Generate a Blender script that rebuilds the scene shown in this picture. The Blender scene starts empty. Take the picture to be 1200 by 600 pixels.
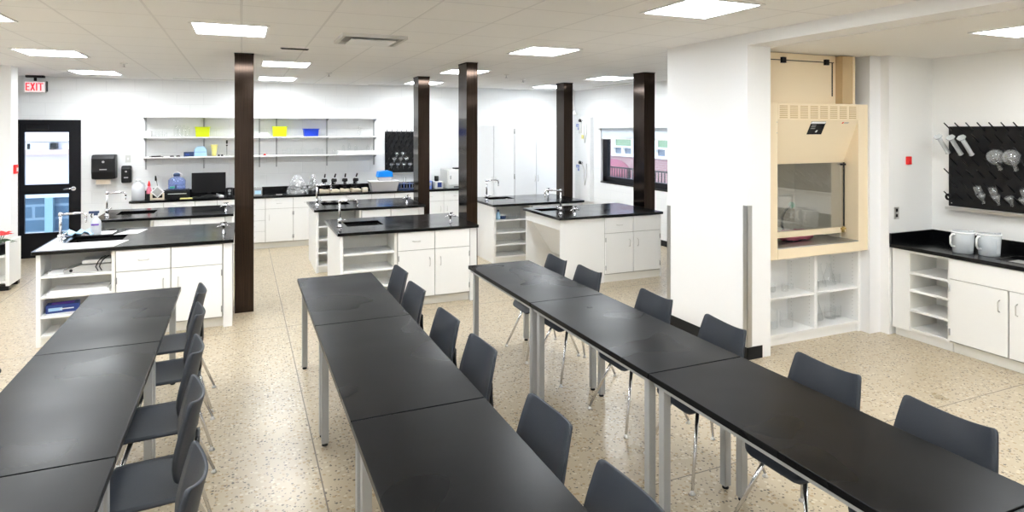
import bpy, math, random
from mathutils import Vector, Matrix
random.seed(7)
S = bpy.context.scene
COL = S.collection
PI = math.pi

# ------------------------------------------------------------------ materials
def mat(name, color=(.8, .8, .8), rough=.5, metal=0., spec=.5, emit=None, estr=0., coat=0., aniso=0.):
    m = bpy.data.materials.new(name); m.use_nodes = True
    b = m.node_tree.nodes['Principled BSDF']
    b.inputs['Base Color'].default_value = (*color, 1)
    b.inputs['Roughness'].default_value = rough
    b.inputs['Metallic'].default_value = metal
    b.inputs['Specular IOR Level'].default_value = spec
    b.inputs['Coat Weight'].default_value = coat
    if aniso: b.inputs['Anisotropic'].default_value = aniso
    if emit:
        b.inputs['Emission Color'].default_value = (*emit, 1)
        b.inputs['Emission Strength'].default_value = estr
    return m

def nodes(m):
    t = m.node_tree
    return t, t.nodes, t.links, t.nodes['Principled BSDF']

def noise_rough(m, scale, lo, hi, stretch=None, bump=0.):
    t, n, l, b = nodes(m)
    tc = n.new('ShaderNodeTexCoord'); mp = n.new('ShaderNodeMapping')
    if stretch: mp.inputs['Scale'].default_value = stretch
    ns = n.new('ShaderNodeTexNoise'); ns.inputs['Scale'].default_value = scale; ns.inputs['Detail'].default_value = 4
    mr = n.new('ShaderNodeMapRange'); mr.inputs['From Min'].default_value = .3; mr.inputs['From Max'].default_value = .7
    mr.inputs['To Min'].default_value = lo; mr.inputs['To Max'].default_value = hi
    l.new(tc.outputs['Object'], mp.inputs['Vector']); l.new(mp.outputs['Vector'], ns.inputs['Vector'])
    l.new(ns.outputs['Fac'], mr.inputs['Value']); l.new(mr.outputs['Result'], b.inputs['Roughness'])
    if bump:
        bp = n.new('ShaderNodeBump'); bp.inputs['Strength'].default_value = bump; bp.inputs['Distance'].default_value = .002
        l.new(ns.outputs['Fac'], bp.inputs['Height']); l.new(bp.outputs['Normal'], b.inputs['Normal'])
    return m

def glass(name, tint=(1, 1, 1), refl=.1, rough=.0, body=0., bodycol=(1, 1, 1)):
    """Thin clear wall: see-through with a reflection that grows towards grazing angles."""
    m = bpy.data.materials.new(name); m.use_nodes = True
    t = m.node_tree; n = t.nodes; l = t.links; n.clear()
    out = n.new('ShaderNodeOutputMaterial')
    tr = n.new('ShaderNodeBsdfTransparent'); tr.inputs['Color'].default_value = (*tint, 1)
    gl = n.new('ShaderNodeBsdfGlossy'); gl.inputs['Roughness'].default_value = rough
    lw = n.new('ShaderNodeLayerWeight'); lw.inputs['Blend'].default_value = .35
    mr = n.new('ShaderNodeMapRange'); mr.inputs['To Min'].default_value = refl; mr.inputs['To Max'].default_value = .85
    mx = n.new('ShaderNodeMixShader')
    l.new(lw.outputs['Facing'], mr.inputs['Value'])
    pw = n.new('ShaderNodeMath'); pw.operation = 'POWER'; pw.inputs[1].default_value = 2.5
    l.new(lw.outputs['Facing'], pw.inputs[0]); l.new(pw.outputs[0], mr.inputs['Value'])
    l.new(mr.outputs['Result'], mx.inputs['Fac'])
    if body:
        df = n.new('ShaderNodeBsdfDiffuse'); df.inputs['Color'].default_value = (*bodycol, 1)
        m2 = n.new('ShaderNodeMixShader'); m2.inputs['Fac'].default_value = body
        l.new(tr.outputs[0], m2.inputs[1]); l.new(df.outputs[0], m2.inputs[2])
        l.new(m2.outputs[0], mx.inputs[1])
    else:
        l.new(tr.outputs[0], mx.inputs[1])
    l.new(gl.outputs[0], mx.inputs[2]); l.new(mx.outputs[0], out.inputs['Surface'])
    return m

def brick_bump(m, bw, bh, mortar, axis='XZ', strength=.4, off=.5, mcol=None, col=None):
    t, n, l, b = nodes(m)
    tc = n.new('ShaderNodeTexCoord'); sp = n.new('ShaderNodeSeparateXYZ'); cb = n.new('ShaderNodeCombineXYZ')
    l.new(tc.outputs['Object'], sp.inputs[0])
    l.new(sp.outputs[axis[0]], cb.inputs['X']); l.new(sp.outputs[axis[1]], cb.inputs['Y'])
    br = n.new('ShaderNodeTexBrick'); br.offset = off
    br.inputs['Scale'].default_value = 1.; br.inputs['Brick Width'].default_value = bw; br.inputs['Row Height'].default_value = bh
    br.inputs['Mortar Size'].default_value = mortar; br.inputs['Mortar Smooth'].default_value = .3
    l.new(cb.outputs[0], br.inputs['Vector'])
    c1 = col or tuple(b.inputs['Base Color'].default_value)[:3]
    br.inputs['Color1'].default_value = (*c1, 1); br.inputs['Color2'].default_value = (*c1, 1)
    br.inputs['Mortar'].default_value = (*(mcol or c1), 1)
    l.new(br.outputs['Color'], b.inputs['Base Color'])
    bp = n.new('ShaderNodeBump'); bp.inputs['Strength'].default_value = strength; bp.inputs['Distance'].default_value = .004; bp.invert = True
    l.new(br.outputs['Fac'], bp.inputs['Height']); l.new(bp.outputs['Normal'], b.inputs['Normal'])
    return br

M = {}
M['wall'] = mat('painted_block', (.89, .90, .905), .55)
brick_bump(M['wall'], .41, .205, .006, 'XZ', .35, .5, (.85, .86, .87))
M['wall_side'] = mat('painted_block_side', (.90, .91, .92), .55)
brick_bump(M['wall_side'], .41, .205, .006, 'YZ', .35, .5, (.86, .87, .88))
M['drywall'] = mat('white_drywall', (.89, .89, .895), .6)
M['warm_wall'] = mat('alcove_drywall', (.885, .88, .86), .6)
M['soffit'] = mat('alcove_ceiling_paint', (.86, .85, .825), .7)
M['ceiling'] = mat('ceiling_tiles', (.92, .92, .925), .8)
M['lam'] = mat('white_laminate', (.90, .90, .89), .38)
M['lam_in'] = mat('cream_laminate_inside', (.86, .85, .80), .5)
M['lam_edge'] = mat('seam_grey', (.45, .44, .42), .6)
M['cup'] = mat('cupboard_white', (.90, .91, .925), .35)
M['chrome'] = mat('chrome', (.74, .74, .77), .14, 1.)
M['steel'] = mat('brushed_steel', (.55, .55, .54), .35, 1.)
M['grey_metal'] = mat('silver_grey_powdercoat', (.42, .43, .44), .42, .35)
M['handle'] = mat('satin_nickel', (.68, .67, .65), .3, 1.)
M['black'] = mat('black_plastic', (.004, .004, .005), .4, spec=.3)
M['black_soft'] = mat('black_rubber', (.008, .008, .008), .7, spec=.3)
M['door_black'] = mat('black_painted_steel', (.003, .003, .005), .4, spec=.25)
M['counter'] = noise_rough(mat('black_epoxy_worktop', (.003, .003, .0035), .15, spec=.3), 3.0, .10, .2)
M['sink'] = mat('black_sink', (.003, .003, .003), .5, spec=.3)
M['red'] = mat('red', (.75, .02, .02), .5)
M['white'] = mat('white_plastic', (.85, .85, .85), .4)
M['paper'] = mat('white_paper', (.9, .9, .91), .7)
M['cream'] = mat('cream_plastic', (.78, .68, .52), .5)
M['hood'] = mat('beige_painted_steel', (.86, .72, .51), .5)
M['hood_in'] = mat('hood_liner', (.83, .79, .68), .6)
M['hood_dk'] = mat('beige_louvre_slots', (.58, .43, .23), .6)
M['oak'] = mat('brown_beige_panel', (.55, .40, .22), .6)
M['yel'] = mat('yellow_green_plastic', (.56, .66, .0), .4)
M['blue'] = mat('blue_plastic', (.01, .045, .46), .35)
M['bluelid'] = mat('bright_blue_plastic', (.0, .25, .85), .4)
M['navy'] = mat('navy_blue', (.02, .045, .12), .4)
M['ltblue'] = mat('light_blue_plastic', (.42, .66, .88), .4)
M['yellow'] = mat('pale_yellow_plastic', (.88, .80, .28), .4)
M['pink'] = mat('pink_rubber', (.80, .20, .30), .6)
M['green'] = mat('teal_green', (.02, .35, .20), .4)
M['leaf'] = mat('dark_green_leaf', (.03, .08, .03), .5)
M['orange'] = mat('tan_card', (.70, .55, .38), .7)
M['grey'] = mat('mid_grey_plastic', (.38, .38, .38), .5)
M['ltgrey'] = mat('light_grey_plastic', (.68, .68, .66), .45)
M['purple'] = mat('purple', (.18, .07, .5), .5)
M['boxblue'] = mat('royal_blue_card', (.02, .05, .24), .5)
M['signblue'] = mat('sign_blue', (.18, .25, .60), .5)
M['lamp'] = mat('diffuser_glow', (.9, .9, .9), .5, emit=(.92, .965, 1), estr=27.)
M['exit_face'] = mat('exit_face', (.82, .78, .78), .4, emit=(1, .93, .93), estr=.25)
M['exit_red'] = mat('exit_letters', (.8, .02, .03), .4, emit=(1, .03, .05), estr=.9)
M['clear'] = glass('clear_glass', (.985, .99, .99), .05)
M['clear_dark'] = glass('clear_glass_white_glint', (.97, .98, .98), .10, .03, .16, (.85, .87, .88))  # diffuse white in the glass stands in for bright reflections
M['pane'] = glass('window_glass', (.97, .98, .99), .05)
M['sash'] = glass('sash_glass', (.97, .97, .95), .22, 0., .10, (.80, .78, .70))
M['cloudy'] = glass('cloudy_plastic', (.96, .97, .98), .04, .2, .28, (.93, .93, .94))
M['tubclear'] = glass('pale_clear_tub', (.97, .96, .96), .04, .2, .55, (.96, .94, .94))
M['bag'] = glass('plastic_bag', (.95, .95, .96), .10, .2, .30, (.80, .81, .82))
M['carboy'] = glass('blue_carboy', (.50, .62, .92), .08, .05, .25, (.42, .52, .88))
M['milky'] = glass('milky_jug', (.9, .92, .95), .05, .3, .75, (.85, .87, .92))
M['beak'] = glass('translucent_beaker', (.90, .93, .95), .05, .2, .5, (.90, .93, .95))

# table laminate: black with rubbed, cloudy smears
m = M['table'] = mat('black_table_laminate', (.017, .017, .019), .4, spec=.11)
t, n, l, b = nodes(m)
tc = n.new('ShaderNodeTexCoord'); gi = n.new('ShaderNodeNewGeometry')
ns = n.new('ShaderNodeTexNoise'); ns.inputs['Scale'].default_value = 1.4; ns.inputs['Detail'].default_value = 2
l.new(gi.outputs['Position'], ns.inputs['Vector'])
mr = n.new('ShaderNodeMapRange'); mr.inputs['From Min'].default_value = .35; mr.inputs['From Max'].default_value = .7
mr.inputs['To Min'].default_value = .25; mr.inputs['To Max'].default_value = .36
l.new(ns.outputs['Fac'], mr.inputs['Value']); l.new(mr.outputs['Result'], b.inputs['Roughness'])
n2 = n.new('ShaderNodeTexNoise'); n2.inputs['Scale'].default_value = 4.; n2.inputs['Detail'].default_value = 4
l.new(gi.outputs['Position'], n2.inputs['Vector'])
cr = n.new('ShaderNodeValToRGB'); cr.color_ramp.elements[0].position = .40; cr.color_ramp.elements[0].color = (.0022, .0024, .003, 1)
cr.color_ramp.elements[1].position = .8; cr.color_ramp.elements[1].color = (.0052, .0055, .0068, 1)
l.new(n2.outputs['Fac'], cr.inputs['Fac']); l.new(cr.outputs['Color'], b.inputs['Base Color'])

# chair shell plastic
M['chair'] = noise_rough(mat('charcoal_polypropylene', (.018, .023, .033), .45, spec=.5), 260, .42, .52, bump=.25)

# bronze brushed cladding
m = M['bronze'] = mat('bronze_brushed_metal', (.03, .022, .017), .11, 1.)
t, n, l, b = nodes(m)
tc = n.new('ShaderNodeTexCoord'); mp = n.new('ShaderNodeMapping'); mp.inputs['Scale'].default_value = (1, 1, .012)
ns = n.new('ShaderNodeTexNoise'); ns.inputs['Scale'].default_value = 160; ns.inputs['Detail'].default_value = 3
l.new(tc.outputs['Object'], mp.inputs[0]); l.new(mp.outputs[0], ns.inputs['Vector'])
cr = n.new('ShaderNodeValToRGB'); cr.color_ramp.elements[0].position = .3; cr.color_ramp.elements[0].color = (.024, .0175, .014, 1)
cr.color_ramp.elements[1].position = .7; cr.color_ramp.elements[1].color = (.050, .035, .027, 1)
l.new(ns.outputs['Fac'], cr.inputs['Fac']); l.new(cr.outputs['Color'], b.inputs['Base Color'])
bp = n.new('ShaderNodeBump'); bp.inputs['Strength'].default_value = .14; bp.inputs['Distance'].default_value = .001
l.new(ns.outputs['Fac'], bp.inputs['Height']); l.new(bp.outputs['Normal'], b.inputs['Normal'])

# terrazzo floor with saw-cut joints
m = M['floor'] = mat('polished_terrazzo', (.7, .6, .45), .3)
t, n, l, b = nodes(m)
gi = n.new('ShaderNodeNewGeometry')
def voro(scale, rnd=1.):
    v = n.new('ShaderNodeTexVoronoi'); v.inputs['Scale'].default_value = scale; v.inputs['Randomness'].default_value = rnd
    l.new(dist.outputs[0], v.inputs['Vector']); return v
nd = n.new('ShaderNodeTexNoise'); nd.inputs['Scale'].default_value = 30
l.new(gi.outputs['Position'], nd.inputs['Vector'])
dist = n.new('ShaderNodeVectorMath'); dist.operation = 'MULTIPLY_ADD'
dist.inputs[1].default_value = (.012, .012, .012)
l.new(nd.outputs['Color'], dist.inputs[0]); l.new(gi.outputs['Position'], dist.inputs[2])
def mixc(fac, a, bb):
    x = n.new('ShaderNodeMix'); x.data_type = 'RGBA'
    if isinstance(fac, float): x.inputs['Factor'].default_value = fac
    else: l.new(fac, x.inputs['Factor'])
    for v, s in ((a, 'A'), (bb, 'B')):
        i = [q for q in x.inputs if q.name == s and q.type == 'RGBA'][0]
        if isinstance(v, tuple): i.default_value = (*v, 1)
        else: l.new(v, i)
    return [q for q in x.outputs if q.type == 'RGBA'][0]
def math2(op, a, bb):
    x = n.new('ShaderNodeMath'); x.operation = op
    for i, v in enumerate((a, bb)):
        if isinstance(v, (int, float)): x.inputs[i].default_value = v
        else: l.new(v, x.inputs[i])
    return x.outputs[0]
big = n.new('ShaderNodeTexNoise'); big.inputs['Scale'].default_value = 1.1; big.inputs['Detail'].default_value = 6
l.new(gi.outputs['Position'], big.inputs['Vector'])
fine = n.new('ShaderNodeTexNoise'); fine.inputs['Scale'].default_value = 45; fine.inputs['Detail'].default_value = 3
l.new(gi.outputs['Position'], fine.inputs['Vector'])
c = mixc(big.outputs['Fac'], (.42, .340, .225), (.55, .465, .340))
c = mixc(math2('MULTIPLY', fine.outputs['Fac'], .5), c, (.53, .445, .32))
def chips(c, scale, dcut, pick, colour):
    v = voro(scale)
    near = math2('LESS_THAN', v.outputs['Distance'], dcut)
    sx = n.new('ShaderNodeSeparateColor'); l.new(v.outputs['Color'], sx.inputs[0])
    sel = math2('LESS_THAN', sx.outputs[0], pick)
    return mixc(math2('MULTIPLY', near, sel), c, colour)
c = chips(c, 40, .42, .30, (.38, .275, .155))
c = chips(c, 36, .40, .25, (.60, .53, .41))
c = chips(c, 48, .36, .11, (.10, .08, .065))
c = chips(c, 70, .42, .13, (.19, .15, .115))
sp = n.new('ShaderNodeSeparateXYZ'); l.new(gi.outputs['Position'], sp.inputs[0])
def joint(c, out, at, w=.004):
    d = math2('ABSOLUTE', math2('SUBTRACT', out, at), 0)
    return mixc(math2('LESS_THAN', d, w), c, (.16, .13, .10))
for xx in (-2.6, .425, 3.45, 6.4): c = joint(c, sp.outputs[0], xx)
for yy in (-.9, 2.96, 6.85, 10.7): c = joint(c, sp.outputs[1], yy)
l.new(c, b.inputs['Base Color'])
fr = n.new('ShaderNodeMapRange'); fr.inputs['To Min'].default_value = .22; fr.inputs['To Max'].default_value = .40
l.new(big.outputs['Fac'], fr.inputs['Value']); l.new(fr.outputs['Result'], b.inputs['Roughness'])
b.inputs['Specular IOR Level'].default_value = .5

br = brick_bump(M['ceiling'], .61, .665, .010, 'XY', .25, 0., (.79, .79, .80))

# ------------------------------------------------------------------ mesh helpers
class MB:
    def __init__(s): s.v = []; s.f = []; s.sm = []
    def add(s, vs, fs, smooth=False):
        o = len(s.v); s.v += [tuple(p) for p in vs]
        for f in fs: s.f.append([o + i for i in f]); s.sm.append(smooth)
        return s
    def box(s, x0, x1, y0, y1, z0, z1):
        vs = [(x, y, z) for z in (z0, z1) for y in (y0, y1) for x in (x0, x1)]
        return s.add(vs, [(0, 2, 3, 1), (4, 5, 7, 6), (0, 1, 5, 4), (2, 6, 7, 3), (0, 4, 6, 2), (1, 3, 7, 5)])
    def cyl(s, p, q, r, r2=None, seg=12, smooth=True, caps=True):
        p = Vector(p); q = Vector(q); r2 = r if r2 is None else r2
        d = (q - p).normalized(); a = d.orthogonal().normalized(); bq = d.cross(a)
        vs = []
        for c, rr in ((p, r), (q, r2)):
            for i in range(seg):
                t = 2 * PI * i / seg; vs.append(c + (a * math.cos(t) + bq * math.sin(t)) * rr)
        s.add(vs, [(i, (i + 1) % seg, seg + (i + 1) % seg, seg + i) for i in range(seg)], smooth)
        if caps:
            o = len(s.v) - 2 * seg
            s.f.append([o + i for i in range(seg)][::-1]); s.sm.append(False)
            s.f.append([o + seg + i for i in range(seg)]); s.sm.append(False)
        return s
    def tube(s, pts, r, seg=8, cap=True):
        pts = [Vector(p) for p in pts]; n_ = len(pts); vs = []; ref = None
        for i, p in enumerate(pts):
            d = (pts[min(i + 1, n_ - 1)] - pts[max(i - 1, 0)]).normalized()
            if ref is None: ref = d.orthogonal().normalized()
            a = (ref - d * ref.dot(d)); a = a.normalized() if a.length > 1e-6 else d.orthogonal().normalized()
            ref = a; bq = d.cross(a)
            rr = r[i] if isinstance(r, (list, tuple)) else r
            for k in range(seg):
                t = 2 * PI * k / seg; vs.append(p + (a * math.cos(t) + bq * math.sin(t)) * rr)
        fs = []
        for i in range(n_ - 1):
            for k in range(seg):
                fs.append((i * seg + k, i * seg + (k + 1) % seg, (i + 1) * seg + (k + 1) % seg, (i + 1) * seg + k))
        o = len(s.v); s.add(vs, fs, True)
        if cap:
            s.f.append([o + k for k in range(seg)][::-1]); s.sm.append(False)
            s.f.append([o + (n_ - 1) * seg + k for k in range(seg)]); s.sm.append(False)
        return s
    def lathe(s, prof, c=(0, 0, 0), seg=16, axis='Z', cap0=True, cap1=True):
        vs = []
        for r, h in prof:
            for k in range(seg):
                t = 2 * PI * k / seg; a, bq = r * math.cos(t), r * math.sin(t)
                p = {'Z': (a, bq, h), 'X': (h, a, bq), 'Y': (bq, h, a)}[axis]
                vs.append((p[0] + c[0], p[1] + c[1], p[2] + c[2]))
        fs = []
        for i in range(len(prof) - 1):
            for k in range(seg):
                fs.append((i * seg + k, i * seg + (k + 1) % seg, (i + 1) * seg + (k + 1) % seg, (i + 1) * seg + k))
        o = len(s.v); s.add(vs, fs, True)
        if cap0: s.f.append([o + k for k in range(seg)][::-1]); s.sm.append(False)
        if cap1: s.f.append([o + (len(prof) - 1) * seg + k for k in range(seg)]); s.sm.append(False)
        return s
    def prism(s, poly, axis, a0, a1):
        """poly: 2-D outline; axis: direction of extrusion."""
        def P3(u, v, w): return {'X': (w, u, v), 'Y': (u, w, v), 'Z': (u, v, w)}[axis]
        k = len(poly); vs = [P3(u, v, a0) for u, v in poly] + [P3(u, v, a1) for u, v in poly]
        fs = [tuple(range(k))[::-1], tuple(range(k, 2 * k))] + [(i, (i + 1) % k, k + (i + 1) % k, k + i) for i in range(k)]
        return s.add(vs, fs)
    def grid(s, rows, smooth=True):
        nr, nc = len(rows), len(rows[0]); vs = [p for r in rows for p in r]
        return s.add(vs, [(i * nc + j, i * nc + j + 1, (i + 1) * nc + j + 1, (i + 1) * nc + j) for i in range(nr - 1) for j in range(nc - 1)], smooth)
    def mesh(s, name, material, fix=True):
        me = bpy.data.meshes.new(name); me.from_pydata(s.v, [], s.f)
        if fix:
            import bmesh
            bm = bmesh.new(); bm.from_mesh(me); bmesh.ops.recalc_face_normals(bm, faces=bm.faces); bm.to_mesh(me); bm.free()
        me.polygons.foreach_set('use_smooth', s.sm)
        me.materials.append(material); me.update(); return me
    def build(s, name, material, parent=None, loc=None, bevel=0., seg=2, rot=None, solid=0.):
        me = s.mesh(name, material, fix=not solid)
        o = bpy.data.objects.new(name, me); COL.objects.link(o)
        if parent: o.parent = parent
        if loc: o.location = loc
        if rot: o.rotation_euler = rot
        if solid:
            mo = o.modifiers.new('solid', 'SOLIDIFY'); mo.thickness = solid; mo.offset = 0
        if bevel:
            mo = o.modifiers.new('bevel', 'BEVEL'); mo.width = bevel; mo.segments = seg; mo.limit_method = 'ANGLE'; mo.angle_limit = .6
        return o

def Bx(*a): return MB().box(*a)
def root(name, label, cat, loc=(0, 0, 0), rz=0., group=None):
    o = bpy.data.objects.new(name, None); COL.objects.link(o); o.empty_display_size = .1
    o.location = loc; o.rotation_euler = (0, 0, rz); o['label'] = label; o['category'] = cat
    if group: o['group'] = group
    return o
def tag(o, label, cat, group=None):
    o['label'] = label; o['category'] = cat
    if group: o['group'] = group
    return o
def struct(name, mb, material, parent=None, label=None, cat=None, **k):
    o = mb.build(name, material, parent, **k)
    if not parent:
        o['kind'] = 'structure'
        if label: o['label'] = label; o['category'] = cat
    return o
def kids(o): return [c for c in o.children]
def copy_tree(o, loc, rz=0., label=None, group=None):
    def cp(q, par):
        c = q.copy(); COL.objects.link(c); c.parent = par
        for ch in q.children: cp(ch, c)
        return c
    r = cp(o, None); r.location = loc; r.rotation_euler = (0, 0, rz)
    if label: r['label'] = label
    if group: r['group'] = group
    return r
# ------------------------------------------------------------------ room shell
CE = 2.88            # ceiling
WY = 12.1            # back wall
XR = 6.75            # window wall
XL = -4.6
YF = -2.6
XB = 4.09            # partition face / bulkhead
struct('floor', Bx(XL - .2, XR + .2, YF - .2, WY + .2, -.1, 0), M['floor'])
struct('ceiling', Bx(XL - .2, XR + .2, YF - .2, WY + .2, CE, CE + .1), M['ceiling'])
# back wall with the doorway left open
DX0, DX1, DZ = -3.264, -2.393, 2.187
w = MB(); w.box(XL - .2, DX0, WY, WY + .2, 0, CE); w.box(DX1, XR + .2, WY, WY + .2, 0, CE); w.box(DX0, DX1, WY, WY + .2, DZ, CE)
struct('wall_back', w, M['wall'])
struct('wall_left', Bx(XL - .2, XL, YF, WY, 0, CE), M['wall_side'])
struct('wall_front', Bx(XL, XR, YF - .2, YF, 0, CE), M['wall'])
# window wall with its opening
WN0, WN1, WZ0, WZ1 = 7.9, 11.03, .975, 2.075
w = MB(); w.box(XR, XR + .2, YF, WN0, 0, CE); w.box(XR, XR + .2, WN1, WY, 0, CE)
w.box(XR, XR + .2, WN0, WN1, 0, WZ0); w.box(XR, XR + .2, WN0, WN1, WZ1, CE)
struct('wall_right', w, M['wall_side'])
# stub wall at the left
struct('wall_stub', Bx(XL, -2.80, 10.22, 10.5, 0, CE), M['drywall'])
# partition block with the hood recess behind it
w = MB(); w.box(XB, 4.36, 4.235, 5.36, 0, CE)
struct('wall_partition', w, M['drywall'])
w = MB(); w.box(4.36, 6.9, 5.12, 5.36, 0, CE)
struct('wall_recess_back', w, M['drywall'])
w = MB(); w.box(5.89, 6.75, 4.21, 5.12, 0, CE)
struct('wall_alcove_end', w, M['warm_wall'])
struct('trim_1', Bx(5.738, 5.89, 4.30, 4.60, 0, 2.768), M['drywall'])
struct('wall_alcove_side', Bx(6.55, 6.75, YF, 4.21, 0, CE), M['warm_wall'])
# bulkhead and lowered alcove ceiling
struct('beam_bulkhead', Bx(XB, 4.36, YF, 4.235, 2.775, CE), M['drywall'])
struct('ceiling_alcove', Bx(4.36, 6.75, YF, 4.42, 2.765, CE), M['soffit'])
struct('ceiling_recess', Bx(4.36, 5.89, 4.42, 5.12, 2.768, CE), M['soffit'])
# cove base and corner guards on the partition
w = MB(); w.box(XB - .006, XB, 4.229, 5.366, 0, .11); w.box(XB - .006, 4.26, 4.229, 4.235, 0, .11)
w.box(XB - .006, 4.5, 5.36, 5.366, 0, .11)
struct('baseboard_partition', w, M['black_soft'])
w = MB(); w.box(XB - .004, XB, 4.231, 4.285, .11, 1.36); w.box(XB - .004, XB + .05, 4.231, 4.235, .11, 1.36)
for z in (.25, .55, .85, 1.15): w.cyl((XB - .006, 4.262, z), (XB - .003, 4.262, z), .004, seg=8)
g1 = w.build('corner_guard', M['steel']); tag(g1, 'tall stainless corner guard on the near corner of the white partition, beside the fume hood', 'corner guard')
w = MB(); w.box(XB - .004, XB, 5.31, 5.364, .11, 1.24); w.box(XB - .004, XB + .05, 5.36, 5.364, .11, 1.24)
g2 = w.build('corner_guard', M['steel']); tag(g2, 'stainless corner guard on the far corner of the white partition, behind the right tables', 'corner guard')
# cove base on the visible bits of the right wall
struct('baseboard_right', Bx(XR - .006, XR, 5.4, WY, 0, .1), M['black_soft'])

# ------------------------------------------------------------------ door_1 (glazed, black)
dr = struct('door_1', MB().box(DX0, DX0 + .06, WY - .03, WY + .12, 0, DZ).box(DX1 - .06, DX1, WY - .03, WY + .12, 0, DZ).box(DX0 + .06, DX1 - .06, WY - .03, WY + .12, DZ - .06, DZ), M['door_black'])
w = MB(); y0, y1 = WY - .02, WY + .03
gx0, gx1 = -3.139, -2.555
w.box(DX0 + .06, gx0, y0, y1, .0, DZ - .06); w.box(gx1, DX1 - .06, y0, y1, .0, DZ - .06)
w.box(gx0, gx1, y0, y1, 0, .39); w.box(gx0, gx1, y0, y1, 1.005, 1.16); w.box(gx0, gx1, y0, y1, 1.99, DZ - .06)
leaf = struct('door_leaf', w, M['door_black'], dr)
struct('upper_pane', Bx(gx0, gx1, WY, WY + .008, 1.16, 1.99), M['pane'], leaf)
struct('lower_pane', Bx(gx0, gx1, WY, WY + .008, .39, 1.005), M['pane'], leaf)
w = MB().cyl((-2.49, WY - .02, 1.08), (-2.49, WY - .035, 1.08), .035, seg=16).cyl((-2.49, WY - .035, 1.08), (-2.49, WY - .07, 1.08), .012).tube([(-2.49, WY - .07, 1.08), (-2.55, WY - .072, 1.085), (-2.62, WY - .066, 1.075)], .012)
struct('door_handle', w, M['chrome'], leaf)
struct('door_closer', Bx(-3.10, -2.82, WY - .07, WY - .02, 2.03, 2.10), M['black'], leaf, bevel=.006)

# ------------------------------------------------------------------ window_1 (right wall)
wn = struct('window_1', MB().box(XR + .05, XR + .13, WN0, WN1, WZ0, WZ0 + .11).box(XR + .05, XR + .13, WN0, WN1, WZ1 - .06, WZ1)
            .box(XR + .05, XR + .13, WN0, WN0 + .08, WZ0, WZ1).box(XR + .05, XR + .13, WN1 - .16, WN1, WZ0, WZ1), M['door_black'])
struct('window_glass', Bx(XR + .08, XR + .09, WN0 + .08, WN1 - .16, WZ0 + .11, WZ1 - .06), M['pane'], wn)
struct('window_sill', Bx(XR - .01, XR + .05, WN0, WN1, WZ0 - .02, WZ0 + .005), M['door_black'], wn)
M['blind'] = mat('pale_blue_blind', (.70, .78, .87), .6)
bl = root('roller_blind', 'pale blue roller blind part lowered under its white valance on the right window', 'blind', (XR - .03, 9.5, 1.86))
Bx(.03, .036, -1.58, 1.50, 0, .26).build('shade_cloth', M['blind'], bl)
Bx(.026, .040, -1.58, 1.50, -.02, .0).build('hem_bar', M['ltgrey'], bl)
Bx(-.05, .03, -1.62, 1.62, .20, .315).build('valance', M['white'], bl, bevel=.004)

# outside, beyond the window and the door
struct('ground_outside', Bx(-30, 3, WY + .2, 45, -.35, -.12), mat('pale_paving', (.62, .62, .64), .8))
struct('ground_yard', Bx(XR + .2, 60, -20, 60, -3.4, -3.2), mat('pale_paving_yard', (.30, .29, .29), .8))
M['pinkwall'] = mat('pink_brick', (.34, .19, .19), .8); brick_bump(M['pinkwall'], .3, .1, .012, 'YZ', .3, .5, (.40, .30, .29))
pb = root('building', 'pink brick building with white framed windows seen through the right window', 'building', (17, 22, -3.2))
w = MB().box(0, 4, -14, 14, 0, 4.0).box(0, 4, -14, 14, 5.6, 8)
prev = -14
WINS = ((-7, -4.8), (-.6, 1.25), (2.8, 4.7), (6.5, 8.4))
for ya, yb in WINS: w.box(0, 4, prev, ya, 4.0, 5.6); prev = yb
w.box(0, 4, prev, 14, 4.0, 5.6)
w.build('wall', M['pinkwall'], pb)
M['winglass'] = mat('green_reflection_window', (.18, .28, .17), .2); M['winblue'] = mat('grey_blue_window', (.17, .21, .27), .2)  # green reflection is put into the colour of the upper panes
for ya, yb in WINS:
    f = MB().box(-.06, .1, ya, yb, 3.94, 4.06).box(-.06, .1, ya, yb, 5.5, 5.64).box(-.06, .1, ya, ya + .16, 4.06, 5.5).box(-.06, .1, yb - .16, yb, 4.06, 5.5).box(-.06, .1, ya + .16, yb - .16, 4.36, 4.44).box(-.06, .1, (ya + yb) / 2 - .05, (ya + yb) / 2 + .05, 4.06, 4.36).build('window', M['white'], pb)
    Bx(.12, .2, ya + .16, yb - .16, 4.44, 5.5).build('upper_glass', M['winglass'], f); Bx(.12, .2, ya + .16, yb - .16, 4.06, 4.36).build('lower_glass', M['winblue'], f)
# pink parasol and railing between
pr = root('patio_parasol', 'dusty pink parasol with scalloped edge outside the right window', 'parasol', (13.2, 20.7, -3.2))
rows = []
for i in range(7):
    a = i / 6 * PI / 2; r = .72 * math.sin(a); z = 3.42 + .68 * math.cos(a)
    rows.append([(r * math.cos(t * PI / 12), r * math.sin(t * PI / 12), z - (.05 * (t % 2) if i == 6 else 0)) for t in range(25)])
MB().grid(rows).build('canopy', mat('dusty_pink_fabric', (.34, .11, .15), .8), pr, solid=.01)
MB().cyl((0, 0, .04), (0, 0, 4.05), .025).build('pole', M['grey_metal'], pr); MB().cyl((0, 0, 0), (0, 0, .06), .25, seg=20).build('base', M['grey'], pr)
rl = root('railing', 'black metal railing of upright bars outside the right window', 'railing', (12.2, 16.6, -3.2))
w = MB()
for i in range(60): w.box(-.012, .012, -3.2 + i * .16, -3.17 + i * .16, 2.9, 3.87)
w.build('bars', M['black'], rl); Bx(-.02, .02, -3.3, 6.4, 3.87, 3.92).build('top_rail', M['black'], rl)
w = MB()
for y in (-3.25, 1.5, 6.35): w.box(-.025, .025, y - .025, y + .025, 0, 3.87)
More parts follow.
